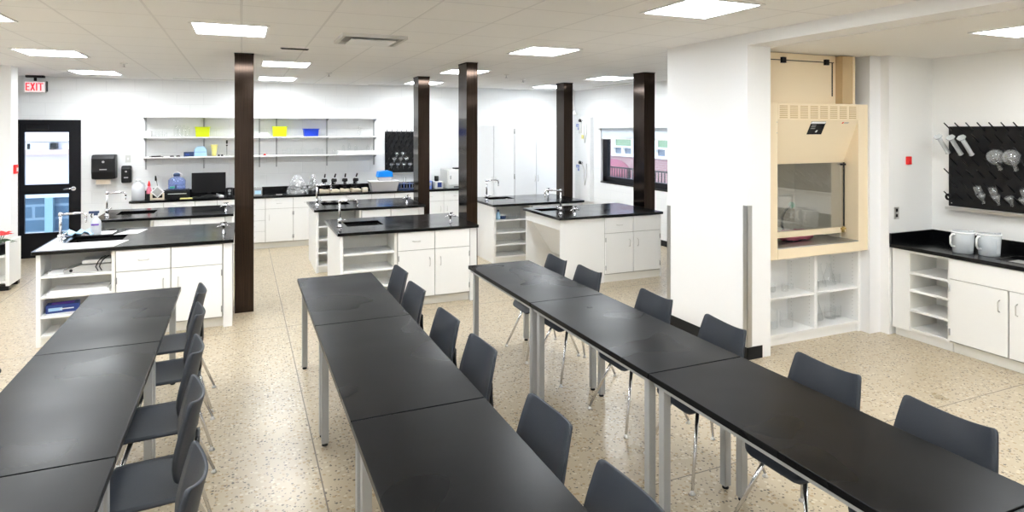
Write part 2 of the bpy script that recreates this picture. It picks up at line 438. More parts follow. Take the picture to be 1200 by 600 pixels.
w.build('post', M['black'], rl); Bx(-.015, .015, -3.3, 6.4, 2.86, 2.9).build('bottom_rail', M['black'], rl)
# beyond the door
fb = root('building', 'whitish building front with a ledge and a wall unit seen through the door', 'building', (-5.2, 20, -.12))
M['facade'] = mat('pinkish_render', (.86, .80, .83), .8)
Bx(-8, 8, 0, 3, 0, 9).build('wall', M['facade'], fb)
Bx(-8, 8, -.35, 0, 1.5, 1.63).build('ledge', mat('tan_ledge', (.55, .42, .36), .7), fb)
Bx(-8, 8, -.05, 0, 1.83, 1.85).build('pipe', M['grey'], fb)
u = Bx(.12, .6, -.3, 0, 1.63, 1.81).build('wall_unit', M['ltgrey'], fb)
Bx(.14, .2, -.31, -.3, 1.65, 1.79).build('vent', M['black'], u); Bx(.62, .74, -.2, 0, 1.66, 1.80).build('junction_box', M['black'], fb)
rw = root('retaining_wall', 'blue grey block wall with a pale upright post seen through the lower door pane', 'wall', (-4.0, 16.0, -.12))
M['bluewall'] = mat('blue_grey_block', (.05, .12, .19), .5); brick_bump(M['bluewall'], .7, .28, .03, 'XZ', .5, .5, (.16, .25, .33))
Bx(-4, 3, 0, .4, 0, .72).build('wall', M['bluewall'], rw); Bx(-4, 3, -.05, .45, .72, .8).build('coping', mat('pale_coping', (.55, .62, .66), .7), rw)
Bx(.22, .36, -.12, -.0, 0, .72).build('post', mat('pale_cyan_post', (.22, .38, .42), .4), rw); Bx(-.3, -.24, -.06, 0, .0, .72).build('strap', M['navy'], rw)

# ------------------------------------------------------------------ bronze clad pillars
def pillar(x0, x1, y0, y1, label):
    r = root('pillar', label, 'pillar', ((x0 + x1) / 2, (y0 + y1) / 2, 0), group='bronze clad pillars')
    r['kind'] = 'structure'
    a, bq = (x1 - x0) / 2, (y1 - y0) / 2
    Bx(-a, a, -bq, bq, .0, CE).build('cladding', M['bronze'], r, bevel=.003)
    Bx(-a - .004, a + .004, -bq - .004, bq + .004, CE - .012, CE).build('black_top_band', M['door_black'], r)  # thin black band round the pillar top
pillar(-.072, .124, 7.55, 7.85, 'leftmost bronze pillar, seen full height beside the spray bottle island')
pillar(2.598, 2.745, 7.45, 7.77, 'bronze pillar at the right end of the empty shelf island behind the middle tables')
pillar(5.455, 5.645, 7.70, 7.98, 'bronze pillar in front of the window at the end of the knee space island')
pillar(2.577, 2.765, 9.72, 10.02, 'bronze pillar beside the drying rack on the back wall')
pillar(5.335, 5.515, 9.98, 10.28, 'bronze pillar between the white cupboards and the eyewash')

# ------------------------------------------------------------------ ceiling lights and fittings
LG = 'square ceiling light panels'
def light(cx, cy, label, z=CE, wx=.60, wy=.66):
    r = root('ceiling_light', label, 'ceiling light', (cx, cy, z), group=LG)
    w = MB(); t_ = .025; a, bq = wx / 2, wy / 2
    w.box(-a, a, -bq, -bq + t_, -.008, .0).box(-a, a, bq - t_, bq, -.008, 0).box(-a, -a + t_, -bq + t_, bq - t_, -.008, 0).box(a - t_, a, -bq + t_, bq - t_, -.008, 0)
    w.build('frame', M['white'], r)
    Bx(-a + t_, a - t_, -bq + t_, bq - t_, -.005, -.001).build('diffuser', M['lamp'], r)
light(-.085, 5.82, 'light panel in front of the left bronze pillar, nearest of the left ceiling lights')
light(-1.925, 8.36, 'light panel above the left islands, in the middle of the left ceiling row')
light(-1.98, 10.95, 'light panel in the ceiling close to the exit sign, in front of the door wall')
light(-1.91, 5.72, 'light panel cut by the left edge of the photo at the top corner')
light(.525, 8.6, 'light panel just right of the left bronze pillar, the larger of two in line')
light(.545, 11.1, 'light panel above the long wall shelves, the smaller of two beside the left bronze pillar', wy=.72)
light(2.95, 3.5, 'large light panel at the top edge above the near right tables', wy=.6)
light(3.0, 6.08, 'light panel above the far right tables, between the middle pillar and the white partition')
light(3.0, 8.70, 'light panel partly hidden behind the middle bronze pillar')
light(3.03, 11.05, 'light panel partly hidden behind the pillar beside the drying rack')
light(5.6, 11.0, 'light panel above the white cupboards, left of the eyewash pillar')
light(5.58, 8.85, 'light panel left of the bronze pillar that stands before the window')
light(5.34, 2.70, 'light panel in the low alcove ceiling near the drying rack with cylinders', z=2.765, wy=.55)
# lights out of the picture, in the near half of the room
for i, (x, y) in enumerate(((-1.95, 3.0), (-1.95, .3), (.5, 3.0), (.5, .2), (2.95, .8), (2.95, -1.7), (-.5, -1.7), (-3.7, 4.4), (-3.7, 1.0), (-3.7, 7.2))):
    light(x, y, 'light panel in the near half of the room outside the photo')
light(5.25, .2, 'light panel at the near end of the low alcove ceiling outside the photo', z=2.765, wy=.55)

df = root('air_diffuser', 'square white air diffuser with an open dark edge in the ceiling', 'air vent', (1.10, 5.88, CE))
MB().box(-.29, .29, -.28, -.25, -.03, 0).box(-.29, .29, .25, .28, -.03, 0).box(-.29, -.26, -.25, .25, -.03, 0).box(.26, .29, -.25, .25, -.03, 0).build('frame', M['ltgrey'], df)
Bx(-.20, .20, -.19, .19, -.045, -.035).build('blade', M['white'], df)
Bx(-.26, .26, -.25, .25, -.004, -.001).build('dark_throat', M['grey'], df)
MB().cyl((0, 0, -.036), (0, 0, -.004), .03).build('stem', M['ltgrey'], df)
sl = root('ceiling_slot', 'short black slot in the ceiling left of the air diffuser', 'air vent', (.51, 6.92, CE))
Bx(-.14, .14, -.02, .02, -.006, 0).build('frame', M['black'], sl, bevel=.002); Bx(-.13, .13, -.006, .006, -.012, -.006).build('blade', M['black'], sl)
for (xa, xb, y, lab) in ((-1.04, .15, 11.7, 'long thin linear air slot in the ceiling left of the far light panel'), (2.2, 3.5, 11.9, 'linear air slot in the ceiling behind the middle pillars'), (4.2, 4.95, 11.95, 'linear air slot in the ceiling above the white cupboards')):
    q = root('linear_diffuser', lab, 'air vent', ((xa + xb) / 2, y, CE)); h = (xb - xa) / 2
    MB().box(-h, h, -.04, -.012, -.006, 0).box(-h, h, .012, .04, -.006, 0).build('flange', M['ltgrey'], q); Bx(-h, h, -.012, .012, -.003, -.0005).build('gap', M['black'], q)
q = root('linear_diffuser', 'linear air slot running along the window side of the ceiling', 'air vent', (6.45, 10.1, CE))
MB().box(-.04, -.012, -.7, .7, -.006, 0).box(.012, .04, -.7, .7, -.006, 0).build('flange', M['ltgrey'], q); Bx(-.012, .012, -.7, .7, -.003, -.0005).build('gap', M['black'], q)
for i, (x, y, lab) in enumerate(((-1.38, 9.3, 'small ceiling sprinkler head right of the left light row'), (1.2, 9.7, 'small ceiling sprinkler head right of the two light panels by the left pillar'), (3.75, 8.9, 'ceiling sprinkler head right of the middle pillar, the left of a close pair'), (4.35, 9.6, 'ceiling sprinkler head above the white cupboards, the right of a close pair'))):
    q = root('sprinkler', lab, 'sprinkler', (x, y, CE), group='ceiling sprinklers')
    MB().lathe([(.045, 0), (.045, -.006), (.03, -.014)], seg=16).build('escutcheon', M['white'], q)
    MB().cyl((0, 0, -.014), (0, 0, -.05), .008).cyl((0, 0, -.05), (0, 0, -.054), .022, seg=12).build('deflector', M['chrome'], q)

# ------------------------------------------------------------------ tables
def table_proto(L):
    W = .625; T = .757
    r = root('lab_table', 'x', 'table')
    Bx(0, W, 0, L, T - .032, T).build('tabletop', M['table'], r, bevel=.003)
    w = MB(); e = .018
    w.box(e, e + .025, e, L - e, T - .058, T - .033).box(W - e - .025, W - e, e, L - e, T - .058, T - .033)
    w.box(e + .025, W - e - .025, e, e + .025, T - .058, T - .033).box(e + .025, W - e - .025, L - e - .025, L - e, T - .058, T - .033)
    w.build('frame', M['grey_metal'], r, bevel=.002)
    for x in (.055, W - .055):
        for y in (.06, L - .06):
            lg = Bx(-.022, .022, -.022, .022, .018, T - .034).build('leg', M['grey_metal'], r, loc=(x, y, 0), bevel=.004)
            MB().lathe([(.018, 0), (.02, .006), (.012, .012), (.008, .022)], seg=12).build('foot_glide', M['black'], lg)
    return r
def tables(x, ys, labels, grp):
    for (ya, yb), lab in zip(ys, labels):
        r = table_proto(yb - ya - .006); r.location = (x, ya + .003, 0); r['label'] = lab; r['group'] = grp
TG = 'black topped lab tables in three rows'
tables(.437, ((4.235, 5.64), (2.785, 4.235), (1.36, 2.785)), ('black table at the far end of the middle row, by the empty shelf island', 'black table in the centre of the middle row, between the far and the near one', 'black table at the near end of the middle row, cut by the bottom edge'), TG)
tables(1.948, ((4.17, 5.545), (2.712, 4.17), (1.255, 2.712), (-.15, 1.255)), ('black table at the far end of the right row, before the knee space island', 'black table in the right row beside the white partition, with a bluish sheen', 'black table in the right row nearest the bottom right corner of the photo', 'black table continuing the right row, barely in the bottom right corner'), TG)
tables(-1.075, ((4.30, 5.72), (2.848, 4.30), (1.42, 2.848)), ('black table at the far end of the left row, near the spray bottle island', 'black table in the centre of the left row, with pale smears on its top', 'black table at the near end of the left row, in the bottom left corner'), TG)

# ------------------------------------------------------------------ chairs (facing -X)
def rr_rows(us, half, v0, v1, r, fn, nc=17, taper=0.):
    rows = []
    for s_ in us:
        d = min(s_, 1 - s_) * (v1 - v0)
        w_ = half if d >= r else half - r + math.sqrt(max(r * r - (r - d) ** 2, 0))
        w_ *= 1 - taper * (.28 * max(0, (.4 - s_) / .4) ** 2 + .13 * max(0, (s_ - .4) / .6) ** 1.3)
        rows.append([fn(v0 + s_ * (v1 - v0), -w_ + 2 * w_ * j / (nc - 1), s_) for j in range(nc)])
    return rows
US = [0, .012, .03, .06, .1, .16, .25, .36, .48, .6, .72, .82, .89, .935, .968, .988, 1]
def chair_proto():
    r = root('stacking_chair', 'x', 'chair')
    def seat_fn(x, y, s_):   # x from front (-.22) to rear (.20)
        dish = -.012 * (1 - (y / .215) ** 2) * min(1, max(0, (s_ - .1) / .3))
        front = -.05 * max(0, (.22 - s_) / .22) ** 2
        return (x, y, .452 + front + dish + .012 * s_)
    MB().grid(rr_rows(US, .212, -.225, .19, .085, seat_fn)).build('seat', M['chair'], r, solid=.014)
    def back_fn(z, y, s_):
        x = .145 + .065 * s_ ** 1.1 - .060 * (y / .2) ** 2
        return (x, y, z - .042 * (1 - (y / .2) ** 2) * s_ ** 3)
    MB().grid(rr_rows(US, .212, .495, .862, .022, back_fn, 17, 1)).build('backrest', M['chair'], r, solid=.012)
    # neck joining seat and back
    rows = []
    for x, z, h in ((.11, .440, .085), (.165, .446, .085), (.188, .475, .08), (.187, .53, .08), (.184, .58, .075), (.188, .64, .06)):
        rows.append([(x - .045 * (h * t / .2) ** 2, h * t, z) for t in (-1, -.5, 0, .5, 1)])
    MB().grid(rows).build('back_support', M['black'], r, solid=.016)
    w = MB(); w.box(-.13, .13, -.105, -.075, .418, .436).box(-.13, .13, .075, .105, .418, .436).box(-.12, -.09, -.09, .09, .418, .434).box(.09, .12, -.09, .09, .418, .434)
    w.build('seat_frame', M['black'], r)
    for sx in (-1, 1):
        for sy in (-1, 1):
            top = (sx * .115, sy * .10, .425); foot = (sx * .255, sy * .235, .02)
            lg = MB().cyl(top, foot, .0125, .0085, seg=10).build('leg', M['chrome'], r)
            MB().lathe([(.017, 0), (.017, .005), (.010, .012), (.008, .022)], c=(foot[0], foot[1], 0), seg=10).build('foot_glide', M['handle'], lg)
    return r
ch0 = chair_proto(); first = [True]
def chair(x, y, rz, label):
    grp = 'charcoal stacking chairs along the tables'
    if first[0]:
        first[0] = False; ch0.location = (x, y, 0); ch0.rotation_euler = (0, 0, rz); ch0['label'] = label; ch0['group'] = grp
    else: copy_tree(ch0, (x, y, 0), rz, label, grp)
ORD = ('first', 'second', 'third', 'fourth', 'fifth', 'sixth')
for i, (y, dx, rz) in enumerate(((5.25, .045, .02), (4.62, .02, .05), (3.83, .02, .04), (3.245, .035, .03), (2.36, .0, .03), (1.75, -.01, .02))):
    chair(1.035 + dx, y, rz, 'charcoal plastic chair at the middle table row, %s from the far end' % ORD[i])
for i, (y, dx, rz) in enumerate(((5.16, -.03, -.02), (4.62, 0, .03), (3.72, .02, .0), (3.02, .01, -.05), (2.27, 0, .02), (1.68, 0, .02))):
    chair(2.56 + dx, y, rz, 'charcoal plastic chair at the right table row, %s from the far end' % ORD[i])
for i, (y, dx, rz) in enumerate(((5.22, -.03, .0), (4.62, -.01, .03), (3.87, .02, .0), (3.2, .055, .03), (2.48, .10, .0))):
    chair(-.425 + dx, y, rz, 'charcoal plastic chair at the left table row, %s from the far end' % ORD[i])
# ------------------------------------------------------------------ fittings on worktops
CT = .90   # worktop height
def pull(parent, x, y, z, vertical=True, L=.10, axis='Y'):
    """bow handle standing off a front; axis = direction the front faces (-Y or -X)"""
    h = L / 2; d = .028
    def p(u, off, dz): return (x + u, y - off, z + dz) if axis == 'Y' else (x - off, y + u, z + dz)
    if vertical: pts = [p(0, 0, -h), p(0, d, -h + .012), p(0, d, h - .012), p(0, 0, h)]
    else: pts = [p(-h, 0, 0), p(-h + .012, d, 0), p(h - .012, d, 0), p(h, 0, 0)]
    return MB().tube(pts, .0045, seg=6).build('handle', M['handle'], parent)
def faucet(x, y, z, ang, label, reach=.21, h=.29):
    r = root('lab_faucet', label, 'faucet', (x, y, z), ang, 'chrome lab faucets')
    MB().lathe([(.032, 0), (.032, .008), (.022, .016), (.018, .05), (.024, .055), (.024, .085), (.014, .095)], seg=14).build('base', M['chrome'], r)
    MB().cyl((0, 0, .09), (0, 0, h), .0125, seg=12).lathe([(.017, h - .016), (.019, h), (.017, h + .016), (.008, h + .02)], seg=12).build('riser', M['chrome'], r)
    MB().tube([(0, 0, h), (reach - .03, 0, h + .004), (reach - .01, 0, h - .004), (reach, 0, h - .025), (reach, 0, h - .05)], .0115, seg=10).build('spout', M['chrome'], r)
    MB().lathe([(.007, h - .05), (.011, h - .055), (.008, h - .068), (.010, h - .074), (.005, h - .095)], c=(reach, 0, 0), seg=10).build('nozzle', M['chrome'], r)
    for s_ in (-1, 1):
        MB().cyl((0, 0, .07), (.01, s_ * .045, .075), .011, seg=10).tube([(.01, s_ * .045, .075), (.035, s_ * .085, .088), (.045, s_ * .10, .09)], .0065, seg=8).build('lever', M['chrome'], r)
    return r
def turret(x, y, z, label, ang=0):
    r = root('gas_turret', label, 'gas tap', (x, y, z), ang, 'chrome gas turrets')
    MB().lathe([(.022, 0), (.022, .006), (.013, .012), (.013, .075), (.02, .08), (.02, .10), (.008, .108)], seg=14).build('column', M['chrome'], r)
    for s_ in (-1, 1):
        MB().tube([(s_ * .015, 0, .09), (s_ * .05, 0, .082), (s_ * .075, 0, .068)], [.008, .007, .005], seg=8).build('hose_nozzle', M['chrome'], r)
        MB().cyl((s_ * .01, 0, .10), (s_ * .012, -.0, .118), .006, seg=8).box(s_ * .012 - .022, s_ * .012 + .022, -.005, .005, .116, .124).build('tap_lever', M['black' if s_ > 0 else 'chrome'], r)
    return r
def slab_with_hole(W, D, z0, z1, ov, hole):
    w = MB(); x0, x1, y0, y1 = -ov, W + ov, -ov, D + ov
    hx0, hx1, hy0, hy1 = hole
    xs = [x0, hx0, hx1, x1]; ys = [y0, hy0, hy1, y1]
    vs = [(x, y, z) for z in (z0, z1) for y in ys for x in xs]
    fs = []
    def I(i, j, k): return k * 16 + j * 4 + i
    for j in range(3):
        for i in range(3):
            if i == 1 and j == 1: continue
            fs.append((I(i, j, 1), I(i + 1, j, 1), I(i + 1, j + 1, 1), I(i, j + 1, 1)))
            fs.append((I(i, j, 0), I(i, j + 1, 0), I(i + 1, j + 1, 0), I(i + 1, j, 0)))
    for i in range(3):
        fs.append((I(i, 0, 0), I(i + 1, 0, 0), I(i + 1, 0, 1), I(i, 0, 1))); fs.append((I(i + 1, 3, 0), I(i, 3, 0), I(i, 3, 1), I(i + 1, 3, 1)))
        fs.append((I(0, i + 1, 0), I(0, i, 0), I(0, i, 1), I(0, i + 1, 1))); fs.append((I(3, i, 0), I(3, i + 1, 0), I(3, i + 1, 1), I(3, i, 1)))
    for a, b_ in (((1, 1), (2, 1)), ((2, 1), (2, 2)), ((2, 2), (1, 2)), ((1, 2), (1, 1))):
        fs.append((I(*a, 0), I(*a, 1), I(*b_, 1), I(*b_, 0)))
    return w.add(vs, fs)
def basin(parent, hole, z, depth=.2):
    x0, x1, y0, y1 = hole; t_ = .012; e = .0
    w = MB(); zb = z - depth
    w.box(x0 - t_, x1 + t_, y0 - t_, y1 + t_, zb - t_, zb)
    w.box(x0 - t_, x0, y0 - t_, y1 + t_, zb, z); w.box(x1, x1 + t_, y0 - t_, y1 + t_, zb, z)
    w.box(x0, x1, y0 - t_, y0, zb, z); w.box(x0, x1, y1, y1 + t_, zb, z)
    s_ = w.build('sink_basin', M['sink'], parent)
    MB().lathe([(.03, 0), (.03, .006), (.012, .006)], c=((x0 + x1) / 2, (y0 + y1) / 2, zb), seg=12).build('drain', M['chrome'], s_)
def door_front(parent, x0, x1, z0, z1, hside, kind='door'):
    f = Bx(x0, x1, -.018, 0, z0, z1).build(kind, M['lam'], parent, bevel=.002)
    if kind == 'door' and hside:
        hx = x0 + .06 if hside == 'L' else x1 - .06
        pull(f, hx, -.018, z1 - .14)
        ex = x1 - .004 if hside == 'L' else x0 + .004
        for z in (z0 + .08, z1 - .08): MB().cyl((ex, -.022, z - .03), (ex, -.022, z + .03), .006, seg=8).build('hinge', M['grey'], f)
    elif hside: pull(f, (x0 + x1) / 2, -.018, (z0 + z1) / 2, False, .09)
    return f
SHELF_Z = (.66, .47, .285, .105)
def island(x, y, L, D, label, hole, kind='shelf', bay=(.065, .63)):
    r = root('lab_island', label, 'lab island', (x, y, 0), 0, 'white lab islands with black worktops')
    r_top = slab_with_hole(L, D, .866, CT, .0, hole).build('worktop', M['counter'], r, bevel=.003)
    basin(r, hole, .866, .2 if kind == 'shelf' else .11)
    y0 = .035; e = .03
    b0, b1 = bay
    if kind == 'shelf':
        # end panels, bay
        Bx(e, b0, y0, D - e, 0, .866).build('end_panel', M['lam'], r, bevel=.002)
        Bx(L - .10, L - .015, y0, D - e, 0, .866).build('end_panel', M['lam'], r, bevel=.002)
        w = MB().box(b0, b1, y0 + .37, y0 + .39, .0, .866).box(b1, b1 + .03, y0, D - e, 0, .866).box(b0, b1, y0 + .03, y0 + .05, 0, .086)
        w.build('bay_carcass', M['lam_in'], r)
        for z in SHELF_Z: Bx(b0 + .001, b1 - .001, y0 + .004, y0 + .37, z - .022, z).build('shelf', M['lam'], r, bevel=.001)
        c0, c1, c2 = b1 + .035, (b1 + .035 + L - .10) / 2, L - .105
    else:
        # knee space under the sink, blank front panel
        Bx(e, .62, y0, y0 + .02, 0, .866).build('front_panel', M['lam'], r)
        Bx(e, .62, D - e - .02, D - e, 0, .866).build('rear_panel', M['lam'], r)
        Bx(e, e + .02, y0 + .02, D - e - .02, .735, .866).build('apron', M['lam'], r)
        Bx(.60, .62, y0 + .02, D - e - .02, 0, .866).build('inner_side', M['lam_in'], r)
        MB().prism([(.10, .735), (.115, .735), (.44, .26), (.60, .26), (.60, .245), (.43, .245)], 'Y', y0 + .22, D - e - .02).build('knee_guard', M['lam'], r)
        Bx(L - .03, L - .015, y0, D - e, .0, .866).build('end_panel', M['lam'], r)
        c0, c1, c2 = .69, (.69 + L - .035) / 2, L - .035
        Bx(.62, .69, y0, y0 + .02, 0, .866).build('filler', M['lam'], r)
    # cabinet body behind doors (recessed toe)
    w = MB().box(c0, c2, y0, D - e, .10, .866)
    w.build('carcass', M['lam_edge'], r)
    Bx(c0 - .03, c2 + .004, y0 + (.05 if kind == 'shelf' else .012), y0 + .07, 0, .10).build('toe_kick', M['lam_in'], r)
    for k, (a, bq) in enumerate(((c0, c1), (c1, c2))):
        fx0, fx1 = a + .005, bq - .005
        for q in (door_front(r, fx0, fx1, .655, .858, k == 0, 'drawer'), door_front(r, fx0, fx1, .115, .647, 'R' if k == 0 else 'L', 'door')):
            q.location.y = y0
    return r
island(-1.785, 7.05, 1.71, 1.30, 'island nearest the left, with white sheets, a spray bottle and a full shelf bay', (.18, .66, .45, .86))
island(.957, 6.99, 1.635, 1.15, 'island behind the middle tables with an empty shelf bay and clear worktop', (.175, .60, .46, .84))
island(3.73, 7.10, 1.615, 1.13, 'island with knee space under its end, in front of the window', (.08, .43, .68, .95), 'knee')
island(.935, 9.17, 1.61, 1.12, 'island behind the empty shelf island, before the microscopes', (.18, .58, .50, .84))
island(3.463, 8.74, 1.58, 1.12, 'island before the white cupboards with small items on its top shelf', (.22, .66, .68, 1.0))
island(-1.709, 9.22, 1.61, 1.12, 'island behind the spray bottle island, before the monitor', (.18, .62, .45, .86))
faucet(-1.65, 7.47, CT, .1, 'chrome faucet with long arm beside the spray bottle, on the left island')
faucet(1.045, 7.47, CT, .1, 'chrome faucet on the empty shelf island behind the middle tables', h=.30)
faucet(3.915, 7.42, CT, 2.75, 'chrome faucet pointing left on the knee space island', h=.32)
faucet(1.03, 9.72, CT, .1, 'chrome faucet on the island before the microscopes', h=.30)
faucet(3.58, 9.3, CT, .1, 'slim chrome faucet on the island before the white cupboards', h=.32)
faucet(-1.62, 9.62, CT, .1, 'chrome faucet on the island behind the spray bottle, below the towel dispenser', h=.30)
turret(-.18, 7.5, CT, 'chrome gas turret on the left island beside the full height bronze pillar', .2)
turret(2.33, 7.28, CT, 'chrome gas turret on the empty shelf island beside its pillar', .2)
turret(4.02, 7.22, CT, 'chrome gas turret beside the faucet of the knee space island', .2)
turret(2.34, 9.5, CT, 'chrome gas turret on the island before the microscopes', .2)
turret(-.2, 9.5, CT, 'chrome gas turret on the island before the monitor', .2)
turret(4.85, 9.65, CT, 'chrome gas turret at the far end of the island before the white cupboards', .2)

# ------------------------------------------------------------------ things on and in the left island
def single(name, mb, m, loc, label, cat, group=None, rz=0., **k):
    o = mb.build(name, m, None, loc=loc, rot=(0, 0, rz), **k); return tag(o, label, cat, group)
def outline(pts, th): return MB().prism(pts, 'Z', 0, th)
single('absorbent_sheet', outline([(-.60, -.36), (.02, -.38), (.10, -.02), (-.52, .0), (-.52, .38), (-.60, .38)], .003), M['paper'], (-1.16, 7.46, CT), 'white sheet along the front of the sink on the left island', 'paper sheet')
single('absorbent_sheet', outline([(-.12, -.11), (.13, -.11), (.14, .13), (-.06, .13)], .003), M['paper'], (-1.42, 8.06, CT), 'white sheet behind the spray bottle on the left island', 'paper sheet')
single('absorbent_sheet', outline([(-.12, -.17), (.10, -.17), (.16, .13), (-.02, .13)], .003), M['paper'], (-1.14, 8.03, CT), 'white sheet at the right of the sink on the left island', 'paper sheet')
sb = root('spray_bottle', 'white trigger spray bottle with purple print beside the left island sink', 'bottle', (-1.44, 7.96, CT))
MB().lathe([(.043, 0), (.05, .008), (.05, .13), (.045, .15), (.02, .185), (.016, .21)], seg=18).build('body', M['milky'], sb)
MB().box(-.018, .018, -.015, .015, .208, .23).box(-.065, .03, -.012, .012, .23, .255).build('trigger_head', M['navy'], sb, bevel=.003)
MB().tube([(-.035, 0, .228), (-.045, 0, .205), (-.035, 0, .185)], .005).build('trigger', M['black'], sb)
Bx(-.035, .035, -.0515, -.049, .105, .122).build('label_band', M['purple'], sb)
rows = [[(-.14 + .28 * i / 10, -.08 + .16 * j / 6, .03 + .018 * math.sin(i * 1.9 + j) + .012 * math.cos(j * 2.3 - i)) for i in range(11)] for j in range(7)]
single('cleaning_cloth', MB().grid(rows), M['ltblue'], (-1.59, 7.99, CT), 'crumpled light blue cloth behind the faucet on the left island', 'cloth', solid=.006)
single('scrub_sponge', MB().box(-.05, .05, -.035, .035, 0, .03), M['purple'], (-1.28, 7.64, .678), 'purple sponge lying in the sink of the left island', 'sponge', bevel=.006)
# shelf bay of the left island: balance, tray, glove box
M['bal'] = mat('balance_grey', (.42, .41, .39), .45)
bl_ = root('electronic_balance', 'grey benchtop balance with white pan on the top shelf of the left island', 'balance', (-1.33, 7.25, .66))
MB().prism([(-.22, 0), (.22, 0), (.22, .035), (.19, .07), (-.08, .07), (-.22, .03)], 'Y', -.12, .12).build('body', M['bal'], bl_, bevel=.006)
MB().box(-.08, .16, -.10, .10, .078, .115).build('pan', M['white'], bl_, bevel=.008); MB().cyl((.04, 0, .07), (.04, 0, .08), .03).build('pan_support', M['grey'], bl_)
MB().cyl((-.16, -.122, .028), (-.16, -.128, .028), .014, seg=12).build('button', M['black'], bl_)
for k, x in enumerate((.06, .09)): MB().tube([(x, -.128, .01), (x - .02, -.132, .05), (x + .0, -.13, .10), (x + .02, -.09, .125), (x + .03, .05, .12)], .005, seg=6).build('cable', M['black'], bl_)
single('plastic_tray', MB().box(-.06, .06, -.05, .05, 0, .008).box(-.06, .06, -.05, -.046, .008, .025).box(-.06, .06, .046, .05, .008, .025).box(-.06, -.056, -.046, .046, .008, .025).box(.056, .06, -.046, .046, .008, .025), M['white'], (-1.62, 7.22, .66), 'small white tray at the left of the balance on the left island shelf', 'tray')
single('paper_stack', MB().box(-.26, .24, -.13, .13, 0, .02).box(-.24, .22, -.12, .13, .02, .035), M['paper'], (-1.42, 7.26, .47), 'white stack of paper on the second shelf of the left island', 'paper')
gb = root('glove_box_carton', 'blue carton with white lettering panel on the third shelf of the left island', 'box', (-1.58, 7.26, .285), .12)
Bx(-.13, .13, -.07, .07, 0, .075).build('carton', M['boxblue'], gb, bevel=.003)
Bx(-.11, .0, -.0715, -.07, .02, .05).build('print_panel', M['ltblue'], gb); Bx(-.09, .09, -.04, .04, .075, .0765).build('top_opening', M['purple'], gb); Bx(-.02, .09, -.0716, -.0700, .03, .04).build('print_stripe', M['white'], gb)
# shelf bay of the island before the cupboards
q = root('wash_bottle', 'small blue and white bottle lying on the top shelf of the island before the cupboards', 'bottle', (3.60, 8.86, .66))
MB().lathe([(.03, 0), (.032, .01), (.032, .09), (.014, .11), (.014, .12)], seg=14).build('body', M['ltblue'], q); MB().lathe([(.016, .12), (.016, .14), (.004, .15)], seg=12).build('cap', M['navy'], q)
q = root('storage_tub', 'dark blue tub with white lid on the top shelf of the island before the cupboards', 'tub', (3.69, 8.90, .66))
MB().lathe([(.05, 0), (.055, .05)], seg=16).build('body', M['navy'], q); MB().lathe([(.058, .05), (.058, .065)], seg=16).build('lid', M['white'], q)
for i in range(3): single('beaker', MB().lathe([(.028, 0), (.03, .004), (.03, .07)], seg=14, cap1=False), M['clear'], (3.80 + i * .085, 8.90 + .02 * (i % 2), .66), ('clear beaker next to the dark blue tub on the shelf', 'clear beaker between two others on the shelf before the cupboards', 'clear beaker at the right end of the shelf before the cupboards')[i], 'beaker', 'beakers in the shelf bay')
# papers on the island behind (shelf bay)
single('paper_stack', MB().box(-.15, .15, -.12, .12, 0, .03).box(-.13, .14, -.11, .12, .03, .045), M['paper'], (-1.30, 9.42, .66), 'white stack of paper on the top shelf of the island behind the spray bottle', 'paper')
# ------------------------------------------------------------------ back wall: worktop, base cabinets
BF = 11.42
w = MB().box(-1.63, 4.04, BF, WY - .002, .866, CT)
t_ = w.build('worktop', M['counter'], None, bevel=.003); tag(t_, 'long black worktop along the back wall under the shelves', 'worktop')
tag(Bx(-1.63, 4.04, WY - .02, WY - .001, CT, CT + .105).build('backsplash', M['counter']), 'long low black backsplash behind the back worktop', 'backsplash')
def base_cab(x, y, W, D, label, cols, rz=0., toe=True, grp='white base cabinets along the walls'):
    """cols: list of (x0, x1, kind, hinge) in local x; front on local y = 0"""
    r = root('base_cabinet', label, 'cabinet', (x, y, 0), rz, grp)
    Bx(0, W, .002, D, .10, .864).build('carcass', M['lam_edge'], r)
    Bx(0, W, .05, D, 0, .10).build('toe_kick', M['lam_in'], r)
    for x0, x1, kind, h in cols:
        a, bq = x0 + .004, x1 - .004
        if kind == 'drawers':
            for k in range(4):
                door_front(r, a, bq, .115 + k * .187, .115 + k * .187 + .181, 'D', 'drawer')
        elif kind == 'pair':
            door_front(r, a, bq, .68, .858, 'D', 'drawer'); door_front(r, a, bq, .115, .673, h)
        elif kind == 'false':
            door_front(r, a, bq, .68, .858, None, 'drawer_front')
        elif kind == 'door':
            door_front(r, a, bq, .115, .673, h)
    return r
base_cab(-1.60, BF + .03, .90, .63, 'white base cabinet at the left end of the back worktop, under the jug', [(0, .45, 'pair', 'R'), (.45, .90, 'pair', 'L')])
base_cab(-.70, BF + .03, .66, .63, 'white base cabinet under the black monitor', [(0, .33, 'pair', 'R'), (.33, .66, 'pair', 'L')])
base_cab(-.04, BF + .03, .41, .63, 'narrow white cabinet of four drawers just right of the left bronze pillar', [(0, .41, 'drawers', '')])
base_cab(.37, BF + .03, .90, .63, 'white base cabinet under the bagged instrument', [(0, .45, 'pair', 'L'), (.45, .90, 'pair', 'R')])
base_cab(1.27, BF + .03, .90, .63, 'white base cabinet under the row of microscopes', [(0, .45, 'pair', 'R'), (.45, .90, 'pair', 'L')])
base_cab(2.17, BF + .03, .84, .63, 'white base cabinet under the clear tub and the tube racks', [(0, .42, 'pair', 'R'), (.42, .84, 'pair', 'L')])
base_cab(3.01, BF + .03, 1.0, .63, 'white base cabinet under the cream oven', [(0, .52, 'pair', 'R'), (.52, 1.0, 'pair', 'L')])
